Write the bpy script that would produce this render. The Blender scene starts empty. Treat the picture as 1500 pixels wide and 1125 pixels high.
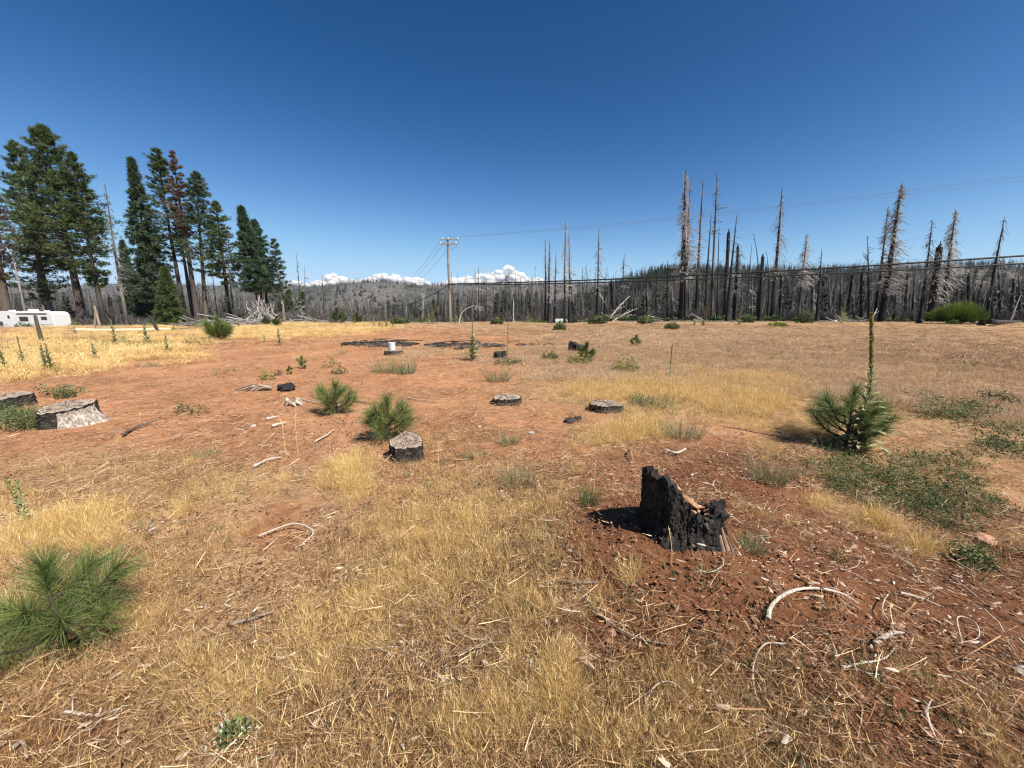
import bpy, math, random
import numpy as np
R = math.radians
rnd = random.Random(7)
NP = np.random.RandomState(11)
scn = bpy.context.scene
COL = scn.collection

# ------------------------------------------------------------------ camera, sky, sun, exposure
F, CX, CY = 565.0, 750.0, 562.5
PITCH = R(11.07)
CZ = 1.6
cam_d = bpy.data.cameras.new('camera')
cam = bpy.data.objects.new('camera', cam_d); COL.objects.link(cam)
cam.location = (0, 0, CZ); cam.rotation_euler = (R(90) - PITCH, 0, 0)
cam_d.sensor_width = 36; cam_d.lens = F / 1500 * 36
cam_d.clip_start = 0.05; cam_d.clip_end = 40000
scn.camera = cam

SUN_EL, SUN_AZ = R(50), math.atan2(0.76, -0.65)     # azimuth from +y towards +x
world = bpy.data.worlds.new('World'); scn.world = world; world.use_nodes = True
wn, wl = world.node_tree.nodes, world.node_tree.links
bg = wn['Background']
sky = wn.new('ShaderNodeTexSky'); sky.sky_type = 'NISHITA'; sky.sun_disc = False
sky.sun_elevation = SUN_EL; sky.sun_rotation = SUN_AZ
sky.altitude = 1500; sky.air_density = 0.8; sky.dust_density = 0.25; sky.ozone_density = 4.0
# deepen the clear mountain sky a little, one even curve per channel over the whole sky
ssep = wn.new('ShaderNodeSeparateColor'); scmb = wn.new('ShaderNodeCombineColor'); wl.new(sky.outputs[0], ssep.inputs[0])
for i_, (mul, gm, g2, top_) in enumerate(((0.3651, 2.9893, -0.6158, 6.0), (0.4999, 1.5208, 0.6131, 5.2), (1.1447, -0.1173, 1.0339, 6.7))):   # f = mul * c^(gm + g2 ln c), out = f / (1 + f / top)
    def mth(op, a, b_):
        k_ = wn.new('ShaderNodeMath'); k_.operation = op
        for n_, v_ in enumerate((a, b_)):
            if isinstance(v_, float): k_.inputs[n_].default_value = v_
            else: wl.new(v_, k_.inputs[n_])
        return k_.outputs[0]
    f_ = mth('MULTIPLY', mth('POWER', ssep.outputs[i_], mth('ADD', mth('MULTIPLY', mth('LOGARITHM', mth('MINIMUM', ssep.outputs[i_], (5.0, 12.0, 20.0)[i_]), 2.718281828), g2), gm)), mul)
    wl.new(mth('DIVIDE', f_, mth('ADD', mth('DIVIDE', f_, top_), 1.0)), scmb.inputs[i_])
wl.new(scmb.outputs[0], bg.inputs['Color'])
bg.inputs['Strength'].default_value = 0.08
sun_d = bpy.data.lights.new('sun', 'SUN'); sun_d.energy = 5.0; sun_d.angle = R(0.53); sun_d.color = (1.0, 0.95, 0.86)
sun = bpy.data.objects.new('sun', sun_d); COL.objects.link(sun)
sdir = (math.sin(SUN_AZ) * math.cos(SUN_EL), math.cos(SUN_AZ) * math.cos(SUN_EL), math.sin(SUN_EL))
from mathutils import Vector, Matrix
sun.rotation_euler = Vector(sdir).to_track_quat('Z', 'Y').to_euler()
scn.view_settings.view_transform = 'Standard'; scn.view_settings.look = 'None'
scn.view_settings.exposure = 1.0; scn.view_settings.gamma = 1.0
scn.view_settings.use_curve_mapping = False
scn.render.engine = 'CYCLES'
scn.cycles.max_bounces = 6; scn.cycles.diffuse_bounces = 3; scn.cycles.glossy_bounces = 2
scn.cycles.transmission_bounces = 3; scn.cycles.transparent_max_bounces = 24; scn.cycles.volume_bounces = 0
scn.cycles.use_denoising = True
try: scn.cycles.denoiser = 'OPENIMAGEDENOISE'
except Exception: pass
scn.cycles.pixel_filter_type = 'BLACKMAN_HARRIS'; scn.cycles.filter_width = 1.2

# ------------------------------------------------------------------ maths helpers
def sstep(a, b, x):
    t = np.clip((np.asarray(x, float) - a) / (b - a), 0, 1); return t * t * (3 - 2 * t)

def vnoise(x, y, seed=0):
    x = np.asarray(x, float); y = np.asarray(y, float)
    xi = np.floor(x).astype(np.int64); yi = np.floor(y).astype(np.int64)
    fx = x - xi; fy = y - yi; fx = fx * fx * (3 - 2 * fx); fy = fy * fy * (3 - 2 * fy)
    def h(a, b):
        n = (a * 374761393 + b * 668265263 + seed * 1442695041) & 0xffffffff
        n = ((n ^ (n >> 13)) * 1274126177) & 0xffffffff
        return ((n ^ (n >> 16)) & 0xffff) / 65535.0
    return ((h(xi, yi) * (1 - fx) + h(xi + 1, yi) * fx) * (1 - fy) + (h(xi, yi + 1) * (1 - fx) + h(xi + 1, yi + 1) * fx) * fy) * 2 - 1

def fbm(x, y, oct=4, seed=0):
    s = 0; a = 1.0; t = 0
    for i in range(oct):
        s = s + a * vnoise(x * 2 ** i, y * 2 ** i, seed + i); t += a; a *= 0.5
    return s / t

MX, MY = 1.045, 2.16        # the burnt stump's mound
def H(x, y):
    x = np.asarray(x, float); y = np.asarray(y, float)
    z = 0.045 * fbm(x * 0.35, y * 0.35, 3, 3) + 0.012 * fbm(x * 2.3, y * 2.3, 3, 9)
    z = z * (1 - sstep(200, 400, np.hypot(x, y)))
    # mound thrown up around the burnt stump, falling away to the right
    z = z + 0.30 * np.exp(-(((x - MX) / .95) ** 2 + ((y - MY - 0.02) / 0.78) ** 2))
    z = z - 0.10 * sstep(1.9, 3.2, x) * sstep(7, 3.5, y)
    z = z - 0.10 * np.exp(-(((x + 1.6) / 1.2) ** 2 + ((y - 1.6) / 1.2) ** 2))
    # the field falls away at its far and left edges
    z = z - 2.0 * sstep(30, 62, y) * sstep(-22, -60, x)
    e = 44 + 3 * np.sin(x * 0.07) + 2 * np.sin(x * 0.023 + 1)
    z = z - (3.8 - 1.9 * sstep(25, 60, x)) * sstep(e, e + 34, y) * (1 - sstep(-15, -45, x))
    z = z - 9 * sstep(110, 260, y)
    z = z - .26 * np.exp(-((x - .128 * y) / 3.2) ** 2) * sstep(30, 42, y) * sstep(90, 60, y)
    # right hand hill
    ridge = 62 * sstep(60, 260, x) * (0.93 + 0.07 * np.sin(x * 0.011 + 0.4)) * np.exp(-((y - 640) / 230) ** 2)
    ridge = ridge + 12 * sstep(-20, 110, x) * np.exp(-((y - 640) / 200) ** 2)
    z = z + ridge * (1 + 0.09 * fbm(x * 0.008, y * 0.008, 3, 21))
    # far ridges
    far = 168 + 8 * np.sin(x * 0.0016 + 1.0) + 5 * np.sin(x * 0.0049)
    n = fbm(x * 0.0011, y * 0.0011, 5, 31)
    z = z + far * np.exp(-((y - 2700) / 620) ** 2) * (1 + 0.04 * n) + sstep(700, 1500, y) * sstep(2600, 1600, y) * 45 * fbm(x * 0.0023, y * 0.0023, 4, 41)
    near = 121 * np.exp(-((y - 1900) / 280) ** 2 - ((x + 640) / 300) ** 2)
    z = z + near * (1 + 0.04 * n)
    return z

cp, sp = math.cos(PITCH), math.sin(PITCH)
def pdir(px, py):
    u, v = (px - CX) / F, (CY - py) / F
    return u, cp + v * sp, -sp + v * cp
def gxy(px, py):
    "where the sight line through a photograph pixel meets the ground"
    d = pdir(px, py); t0 = 0.3
    ts = 0.5 * 1.006 ** np.arange(1500)
    h = CZ + d[2] * ts - H(d[0] * ts, d[1] * ts)
    k = np.argmax(h < 0)
    if h[k] >= 0: return None
    a, b = ts[max(k - 1, 0)], ts[k]
    for _ in range(12):
        m = (a + b) / 2
        if CZ + d[2] * m - float(H(d[0] * m, d[1] * m)) < 0: b = m
        else: a = m
    return d[0] * b, d[1] * b
def G(px, py, dz=0.0):
    x, y = gxy(px, py); return Vector((x, y, float(H(x, y)) + dz))
def at(px, D, dz=0.0):
    "ground point at forward distance D seen in image column px"
    x = (px - CX) / F * D
    for _ in range(6):
        z = float(H(x, D)) + dz
        x = (px - CX) / F * (D * cp + (CZ - z) * sp)
    return Vector((x, D, float(H(x, D)) + dz))
def ptat(px, py, D):
    d = pdir(px, py); t = D / d[1]; return Vector((d[0] * t, D, CZ + d[2] * t))
def proj(x, y, z):
    zc = y * cp + (CZ - z) * sp
    zc = np.where(zc < 0.05, 0.05, zc)
    v = (y * sp + (z - CZ) * cp)
    return CX + F * x / zc, CY - F * v / zc

# ------------------------------------------------------------------ mesh builder
class MB:
    def __init__(s): s.V = []; s.T = []; s.Q = []; s.n = 0; s.C = []; s.TM = []; s.QM = []
    def add(s, V, T=None, Q=None, c=0.5, m=0):
        V = np.asarray(V, float).reshape(-1, 3); k = len(V)
        s.V.append(V)
        s.C.append(np.broadcast_to(np.asarray(c, float).reshape(-1) if np.ndim(c) else np.full(k, c), (k,)))
        if T is not None and len(T):
            T = np.asarray(T, np.int64).reshape(-1, 3) + s.n; s.T.append(T); s.TM.append(np.full(len(T), m))
        if Q is not None and len(Q):
            Q = np.asarray(Q, np.int64).reshape(-1, 4) + s.n; s.Q.append(Q); s.QM.append(np.full(len(Q), m))
        s.n += k; return s
    def arrays(s):
        V = np.concatenate(s.V) if s.V else np.zeros((0, 3)); C = np.concatenate(s.C) if s.C else np.zeros(0)
        T = np.concatenate(s.T) if s.T else np.zeros((0, 3), int); Q = np.concatenate(s.Q) if s.Q else np.zeros((0, 4), int)
        TM = np.concatenate(s.TM) if s.TM else np.zeros(0, int); QM = np.concatenate(s.QM) if s.QM else np.zeros(0, int)
        return V, T, Q, C, TM, QM
    def mesh(s, name, mats, smooth=False, extra=None):
        V, T, Q, C, TM, QM = s.arrays()
        me = bpy.data.meshes.new(name)
        nl = len(T) * 3 + len(Q) * 4
        me.vertices.add(len(V)); me.loops.add(nl); me.polygons.add(len(T) + len(Q))
        me.vertices.foreach_set('co', V.ravel())
        me.loops.foreach_set('vertex_index', np.concatenate([T.ravel(), Q.ravel()]).astype(np.int32))
        st = np.concatenate([np.arange(len(T)) * 3, len(T) * 3 + np.arange(len(Q)) * 4]).astype(np.int32)
        me.polygons.foreach_set('loop_start', st)
        for m in mats: me.materials.append(m)
        me.polygons.foreach_set('material_index', np.concatenate([TM, QM]).astype(np.int32))
        me.polygons.foreach_set('use_smooth', np.full(len(T) + len(Q), smooth))
        at_ = me.attributes.new('tv', 'FLOAT', 'POINT'); at_.data.foreach_set('value', C.astype(np.float32))
        for nm, (ty, arr) in (extra or {}).items():
            a = me.attributes.new(nm, ty, 'POINT')
            a.data.foreach_set('vector' if ty == 'FLOAT_VECTOR' else 'value', np.asarray(arr).ravel())
        me.update(calc_edges=True); me.validate()
        return me
    def obj(s, name, mats, parent=None, smooth=False, loc=None):
        if not isinstance(mats, (list, tuple)): mats = [mats]
        o = bpy.data.objects.new(name, s.mesh(name, mats, smooth)); COL.objects.link(o)
        if parent is not None: o.parent = parent
        if loc is not None: o.location = loc
        return o

def tag(o, label=None, cat=None, group=None, kind=None):
    if label: o['label'] = label
    if cat: o['category'] = cat
    if group: o['group'] = group
    if kind: o['kind'] = kind
    return o
def thing(name, label, cat, loc=(0, 0, 0), rz=0, group=None):
    o = bpy.data.objects.new(name, None); COL.objects.link(o)
    o.location = loc; o.rotation_euler = (0, 0, rz); o.empty_display_size = 0.2
    return tag(o, label, cat, group)
def inst(name, me, parent, loc=(0, 0, 0), rot=(0, 0, 0), sc=(1, 1, 1), kind=None):
    o = bpy.data.objects.new(name, me); COL.objects.link(o); o.parent = parent
    o.location = loc; o.rotation_euler = rot; o.scale = sc if hasattr(sc, '__len__') else (sc,) * 3
    if kind: o['kind'] = kind
    return o

def tube(mb, P, rad, sides=6, c=0.5, m=0, cap=True, rough=0.0, seed=0):
    P = np.asarray([tuple(p) for p in P], float); n = len(P)
    rad = np.broadcast_to(np.asarray(rad, float), (n,))
    T = np.gradient(P, axis=0); T /= np.linalg.norm(T, axis=1)[:, None] + 1e-9
    ref = np.array([0, 0, 1.0]) if abs(T[0, 2]) < 0.8 else np.array([1.0, 0, 0])
    A = np.cross(T, ref); A /= np.linalg.norm(A, axis=1)[:, None] + 1e-9
    B = np.cross(T, A)
    a = np.arange(sides) * 2 * math.pi / sides
    rr = rad[:, None] * np.ones((n, sides))
    if rough: rr = rr * (1 + rough * np.random.RandomState(seed).uniform(-1, 1, (n, sides)))
    V = P[:, None, :] + rr[..., None] * (np.cos(a)[None, :, None] * A[:, None, :] + np.sin(a)[None, :, None] * B[:, None, :])
    V = V.reshape(-1, 3)
    i, j = np.meshgrid(np.arange(n - 1), np.arange(sides), indexing='ij'); j2 = (j + 1) % sides
    Q = np.stack([i * sides + j, i * sides + j2, (i + 1) * sides + j2, (i + 1) * sides + j], -1).reshape(-1, 4)
    Tt = []
    if cap:
        V = np.vstack([V, P[0], P[-1]])
        for k in range(sides):
            Tt.append((n * sides, (k + 1) % sides, k)); Tt.append((n * sides + 1, (n - 1) * sides + k, (n - 1) * sides + (k + 1) % sides))
    cc = c if not np.ndim(c) else np.concatenate([np.repeat(c, sides), [c[0], c[-1]] if cap else []])
    mb.add(V, Tt, Q, cc, m)

def blades(mb, P, D, L, w, bend=0.3, seg=3, c=0.5, m=0, rs=NP, droop=0.0):
    "n tapering flat blades; P base, D unit direction, L length, w width (arrays)"
    P = np.asarray(P, float); D = np.asarray(D, float); n = len(P)
    L = np.broadcast_to(L, (n,)).astype(float); w = np.broadcast_to(w, (n,)).astype(float)
    D = D / (np.linalg.norm(D, axis=1)[:, None] + 1e-9)
    r = rs.normal(size=(n, 3)); S = np.cross(D, r); S /= np.linalg.norm(S, axis=1)[:, None] + 1e-9
    Bv = np.cross(D, S)
    ts = np.linspace(0, 1, seg + 1)
    bn = (rs.uniform(-1, 1, n) * bend)[:, None]
    V = []
    for k, t in enumerate(ts):
        c0 = P + D * (L * t)[:, None] + Bv * (bn * (L * t * t)[:, None]) + np.array([0, 0, -1.0]) * (droop * L * t * t)[:, None]
        ww = (w * (1 - 0.85 * t ** 1.5) * 0.5)[:, None]
        if k == seg: V.append(c0[:, None, :])
        else: V.append(np.stack([c0 - S * ww, c0 + S * ww], 1))
    V = np.concatenate(V, 1); m_ = V.shape[1]; base = np.arange(n)[:, None] * m_
    Q = []
    for k in range(seg - 1): Q.append(base + np.array([[2 * k, 2 * k + 1, 2 * k + 3, 2 * k + 2]]))
    T = base + np.array([[2 * seg - 2, 2 * seg - 1, 2 * seg]])
    cc = np.repeat(np.broadcast_to(c, (n,)), m_)
    mb.add(V.reshape(-1, 3), T, np.concatenate(Q) if Q else None, cc, m)

ICO = None
def ico(sub=1):
    import bmesh
    bm = bmesh.new(); bmesh.ops.create_icosphere(bm, subdivisions=sub, radius=1)
    V = np.array([v.co[:] for v in bm.verts]); T = np.array([[v.index for v in f.verts] for f in bm.faces]); bm.free(); return V, T
ICO1, ICO2 = ico(1), ico(2)
def blob(mb, c, r, rs, jit=0.25, sub=1, col=0.5, m=0, rot=True):
    V, T = ICO1 if sub == 1 else ICO2
    r = np.broadcast_to(np.asarray(r, float), (3,))
    V = V * (1 + rs.uniform(-jit, jit, (len(V), 1))) * r
    if rot:
        a = rs.uniform(0, 6.28); V = np.stack([V[:, 0] * math.cos(a) - V[:, 1] * math.sin(a), V[:, 0] * math.sin(a) + V[:, 1] * math.cos(a), V[:, 2]], 1)
    mb.add(V + np.asarray(tuple(c)), T, None, col, m)
def box(mb, c, s, rz=0, c_=0.5, m=0, bev=0.0):
    x, y, z = [k / 2 for k in s]
    V = np.array([(-x, -y, -z), (x, -y, -z), (x, y, -z), (-x, y, -z), (-x, -y, z), (x, -y, z), (x, y, z), (-x, y, z)])
    ca, sa = math.cos(rz), math.sin(rz)
    V = np.stack([V[:, 0] * ca - V[:, 1] * sa, V[:, 0] * sa + V[:, 1] * ca, V[:, 2]], 1) + np.asarray(tuple(c))
    mb.add(V, None, [(0, 3, 2, 1), (4, 5, 6, 7), (0, 1, 5, 4), (1, 2, 6, 5), (2, 3, 7, 6), (3, 0, 4, 7)], c_, m)

# ------------------------------------------------------------------ materials
def mat(name, cols, rough=0.85, noise=20.0, nmix=0.35, bump=0.0, bscale=60.0, transl=0.0, inst_tint=False, spec=0.2, ivar=0.0, metal=0.0, stretch=None, bdist=0.01):
    """colour ramp over (per-vertex tint + instance tint + noise)"""
    m = bpy.data.materials.new(name); m.use_nodes = True
    n, l = m.node_tree.nodes, m.node_tree.links
    b = n['Principled BSDF']; b.inputs['Roughness'].default_value = rough
    b.inputs['Specular IOR Level'].default_value = spec; b.inputs['Metallic'].default_value = metal
    tv = n.new('ShaderNodeAttribute'); tv.attribute_name = 'tv'
    tc = n.new('ShaderNodeTexCoord')
    src = tc.outputs['Object']
    if stretch:
        mp = n.new('ShaderNodeMapping'); mp.inputs['Scale'].default_value = stretch; l.new(src, mp.inputs[0]); src = mp.outputs[0]
    nz = n.new('ShaderNodeTexNoise'); nz.inputs['Scale'].default_value = noise; nz.inputs['Detail'].default_value = 5; nz.inputs['Roughness'].default_value = 0.65
    l.new(src, nz.inputs['Vector'])
    ma = n.new('ShaderNodeMath'); ma.operation = 'MULTIPLY_ADD'; ma.inputs[1].default_value = nmix * 2; l.new(nz.outputs['Fac'], ma.inputs[0])
    ad = n.new('ShaderNodeMath'); ad.operation = 'SUBTRACT'; ad.inputs[1].default_value = nmix; l.new(tv.outputs['Fac'], ad.inputs[0]); l.new(ad.outputs[0], ma.inputs[2])
    cur = ma.outputs[0]
    if inst_tint:
        ti = n.new('ShaderNodeAttribute'); ti.attribute_name = 'ti'; ti.attribute_type = 'INSTANCER'
        a2 = n.new('ShaderNodeMath'); a2.operation = 'ADD'; l.new(cur, a2.inputs[0]); l.new(ti.outputs['Fac'], a2.inputs[1]); cur = a2.outputs[0]
    if ivar:
        oi = n.new('ShaderNodeObjectInfo'); a3 = n.new('ShaderNodeMath'); a3.operation = 'MULTIPLY_ADD'; a3.inputs[1].default_value = ivar
        l.new(oi.outputs['Random'], a3.inputs[0]); l.new(cur, a3.inputs[2]); cur = a3.outputs[0]
    cr = n.new('ShaderNodeValToRGB'); e = cr.color_ramp.elements
    while len(e) < len(cols): e.new(0.5)
    for i, c in enumerate(cols):
        e[i].position = i / (len(cols) - 1) if len(c) == 3 else c[3]; e[i].color = (*c[:3], 1)
    l.new(cur, cr.inputs[0]); l.new(cr.outputs[0], b.inputs['Base Color'])
    if bump:
        bn = n.new('ShaderNodeTexNoise'); bn.inputs['Scale'].default_value = bscale; bn.inputs['Detail'].default_value = 6; bn.inputs['Roughness'].default_value = 0.7; l.new(src, bn.inputs['Vector'])
        bp = n.new('ShaderNodeBump'); bp.inputs['Strength'].default_value = bump; bp.inputs['Distance'].default_value = bdist
        l.new(bn.outputs['Fac'], bp.inputs['Height']); l.new(bp.outputs[0], b.inputs['Normal'])
    if transl:
        tr = n.new('ShaderNodeBsdfTranslucent'); l.new(cr.outputs[0], tr.inputs['Color'])
        mx = n.new('ShaderNodeMixShader'); mx.inputs[0].default_value = transl
        l.new(b.outputs[0], mx.inputs[1]); l.new(tr.outputs[0], mx.inputs[2]); l.new(mx.outputs[0], n['Material Output'].inputs[0])
    return m

M = {}
M['gold'] = mat('dry_golden_grass', [(.28, .16, .055), (.63, .42, .155), (.88, .69, .34)], transl=.3, inst_tint=True, nmix=.1, noise=3)
M['tan'] = mat('dry_tan_grass', [(.10, .048, .02), (.43, .255, .10), (.80, .60, .29)], transl=.25, inst_tint=True, nmix=.1, noise=3)
M['straw'] = mat('straw_litter', [(.045, .022, .011), (.26, .14, .068), (.70, .52, .31)], inst_tint=True, nmix=.15, noise=9)
M['chip'] = mat('wood_chips', [(.05, .028, .018), (.18, .095, .055), (.30, .20, .13), (.46, .38, .30)], inst_tint=True, nmix=.2, noise=30)
M['clod'] = mat('soil_clods', [(.10, .042, .022), (.20, .09, .046), (.30, .155, .085)], inst_tint=True, nmix=.25, noise=25, bump=.4, bscale=120)
M['weed'] = mat('green_weed_leaves', [(.024, .04, .016), (.075, .105, .038), (.20, .23, .10)], transl=.25, inst_tint=True, nmix=.12, noise=6)
M['greyweed'] = mat('grey_green_weed', [(.08, .09, .04), (.18, .185, .085), (.37, .36, .21)], transl=.2, inst_tint=True, nmix=.12, noise=6)
M['stick'] = mat('weathered_stick', [(.05, .033, .025), (.19, .14, .105), (.42, .36, .30)], noise=14, nmix=.3, bump=.5, bscale=80, stretch=(1, 1, 1), ivar=.15)
M['char'] = mat('charred_wood', [(.006, .005, .0045), (.022, .018, .015), (.10, .082, .068)], rough=.65, spec=.3, noise=18, nmix=.5, bump=1.0, bscale=55, bdist=.02)
M['barewood'] = mat('bare_weathered_wood', [(.10, .065, .045), (.24, .18, .135), (.42, .37, .31)], noise=9, nmix=.5, bump=.6, bscale=40, stretch=(3, 3, .6))
M['redwood'] = mat('red_inner_wood', [(.06, .028, .018), (.19, .11, .07), (.34, .25, .18)], noise=12, nmix=.5, bump=.6, bscale=40)
M['pbark'] = mat('pine_bark', [(.028, .022, .019), (.078, .059, .048), (.165, .128, .104)], noise=5, nmix=.5, bump=.8, bscale=9, stretch=(3, 3, .5), bdist=.05)
M['palebark'] = mat('pale_dead_bark', [(.08, .065, .055), (.21, .17, .14), (.42, .37, .32)], noise=4, nmix=.5, bump=.5, bscale=10, stretch=(2, 2, .4), bdist=.05)
M['needle'] = mat('pine_needles', [(.014, .028, .010), (.05, .078, .024), (.13, .155, .05)], transl=.2, noise=.9, nmix=.28, ivar=.12, spec=.3, rough=.6)
M['bluneedle'] = mat('fir_needles', [(.012, .028, .017), (.04, .07, .036), (.10, .135, .07)], transl=.2, noise=.9, nmix=.28, ivar=.12, spec=.3, rough=.6)
M['deadneedle'] = mat('rusty_dead_needles', [(.05, .034, .022), (.125, .076, .047), (.22, .145, .09)], transl=.2, noise=1.2, nmix=.3)
M['young'] = mat('young_pine_needles', [(.028, .052, .014), (.105, .15, .038), (.26, .31, .10)], transl=.3, noise=4, nmix=.12, spec=.35, rough=.5)
M['snag'] = mat('fire_killed_trunk', [(.008, .007, .007), (.035, .03, .027), (.13, .115, .10), (.30, .27, .24)], noise=1.2, nmix=.35, bump=.5, bscale=6, stretch=(2, 2, .25), bdist=.04, ivar=.12)
M['twig'] = mat('dead_branches', [(.045, .041, .038), (.165, .152, .14), (.40, .38, .355)], noise=1.5, nmix=.3, ivar=.1)
M['mull'] = mat('mullein_leaf', [(.085, .095, .04), (.21, .225, .10), (.40, .40, .22)], transl=.2, noise=7, nmix=.25, rough=.95)
M['mullspike'] = mat('mullein_spike', [(.06, .05, .022), (.17, .145, .05), (.36, .30, .10)], noise=60, nmix=.4, rough=.95, bump=.8, bscale=90)
M['field'] = mat('pinkish_field_grass', [(.24, .15, .085), (.50, .335, .20), (.70, .53, .35)], transl=.25, inst_tint=True, nmix=.1, noise=3)
M['twiglit'] = mat('fine_twigs', [(.05, .035, .028), (.20, .15, .11), (.52, .45, .36)], noise=9, nmix=.2, inst_tint=True)
M['wire'] = mat('dull_wire', [(.10, .11, .12), (.16, .17, .18)], rough=.7)
# ------------------------------------------------------------------ what grows where (weights over the ground, measured at photograph positions)
GOLD = [(60,520,120,20,1),(160,508,120,20,1),(290,492,90,11,1),(400,484,80,9,1),(470,480,70,8,.9),(540,478,40,8,.8),(20,545,60,13,.6),(330,480,200,5,.9),
        (500,705,42,26,1),(530,672,26,20,.6),(1000,572,110,26,1),(1090,592,70,26,1),(880,577,80,17,.7),(900,634,52,20,.95),(965,622,36,22,.5),(1140,560,80,16,.7),
        (1280,762,42,20,1),(1340,798,42,17,1),(1215,735,34,15,.6),(130,772,60,32,.85),(28,790,50,46,.7),(30,880,50,40,.4),(60,960,60,50,.25),
        (815,1000,26,60,.55),(905,1095,60,36,.45),(1375,560,60,8,.25),(1360,590,80,10,.3),(925,865,24,20,.7),(1200,630,60,18,.5),(1100,660,60,16,.35),(760,830,140,80,.30),(500,880,160,80,.26),(350,1000,120,80,.26),(250,740,140,40,.28),(640,760,90,40,.28),(700,1060,120,60,.28)]
TAN = [(1150,500,480,34,1),(900,495,140,18,.75),(1300,560,320,50,.95),(1430,640,140,60,.7),(900,540,160,28,.8),(760,575,130,26,.5),(720,745,120,60,.75),(760,830,110,70,.85),(640,800,160,80,.7),
       (250,700,200,40,.6),(120,690,120,30,.5),(330,820,200,90,.55),(430,950,260,120,.55),(160,960,180,110,.6),(700,1040,230,100,.55),(900,1070,120,70,.6),(1030,860,80,22,.35),(1190,900,50,40,.45),(1280,990,60,30,.4),
       (590,520,40,12,.7),(680,490,70,6,.5),(850,480,200,6,.7),(700,530,80,12,.5),(620,1080,200,60,.5),(1100,1080,90,50,.2),(1200,640,90,60,.5),(40,620,60,20,.4),(30,1060,90,60,.3),(1150,690,90,30,.35),(150,478,160,8,.7),(1150,474,520,8,.95),(350,680,250,36,.35),(560,560,220,26,.3),(200,560,120,16,.3)]
BARE = [(430,545,300,40,.95),(600,495,200,13,1),(250,590,200,46,.75),(420,630,160,46,.55),(200,535,120,10,.2),(1000,820,150,62,1),(880,770,50,50,1),(1090,700,90,45,.85),(1180,830,120,40,.85),(1050,930,90,60,.6),
        (1400,1050,150,90,.7),(1280,900,160,60,.7),(520,610,120,50,.6),(700,560,80,26,.4),(1480,900,60,50,.5),(420,780,50,26,.5),(560,870,60,30,.3),(60,1090,120,40,.5),(340,930,60,40,.25),(960,690,80,22,.8),(640,640,60,30,.3)]
GREEN = [(1335,705,125,36,1),(1425,735,70,30,.9),(1420,800,34,22,.9),(1270,690,60,18,.7),(1400,600,90,18,.5),(1440,530,80,12,.2),(38,612,40,14,1),(60,478,60,5,.5),(95,576,18,8,.6),(120,505,170,14,.42),(1240,500,60,6,.1),(760,800,60,24,.25),(960,595,70,14,.25),(1480,640,50,30,.4)]
def zone(px, py, L):
    s = np.zeros(np.shape(px))
    for (x, y, a, b, w) in L:
        s = s + w * np.exp(-((px - x) / a) ** 2 - ((py - y) / b) ** 2)
    return np.clip(s, 0, 1)
def zones(x, y, seed=0):
    px, py = proj(x, y, 0.6 * H(x, y))
    px = px + 22 * fbm(x * 1.3 , y * 1.3, 3, 51) * np.clip(6 / (np.hypot(x, y) + 1), .15, 1.5)
    py = py + 10 * fbm(x * 1.1, y * 1.1, 3, 57) * np.clip(6 / (np.hypot(x, y) + 1), .1, 1.5)
    g, t, b, w = zone(px, py, GOLD), zone(px, py, TAN), zone(px, py, BARE), zone(px, py, GREEN)
    out = (py > 1125) | (py < 469)      # beyond what the photograph records: keep it like its surroundings
    t = np.where(out, np.maximum(t, .55), t)
    px_out = (px < 0) | (px > 1500)
    t = np.where(px_out, np.maximum(t, .5), t)
    t = t * (1 - .75 * g)
    return g, t, b, w

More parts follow.
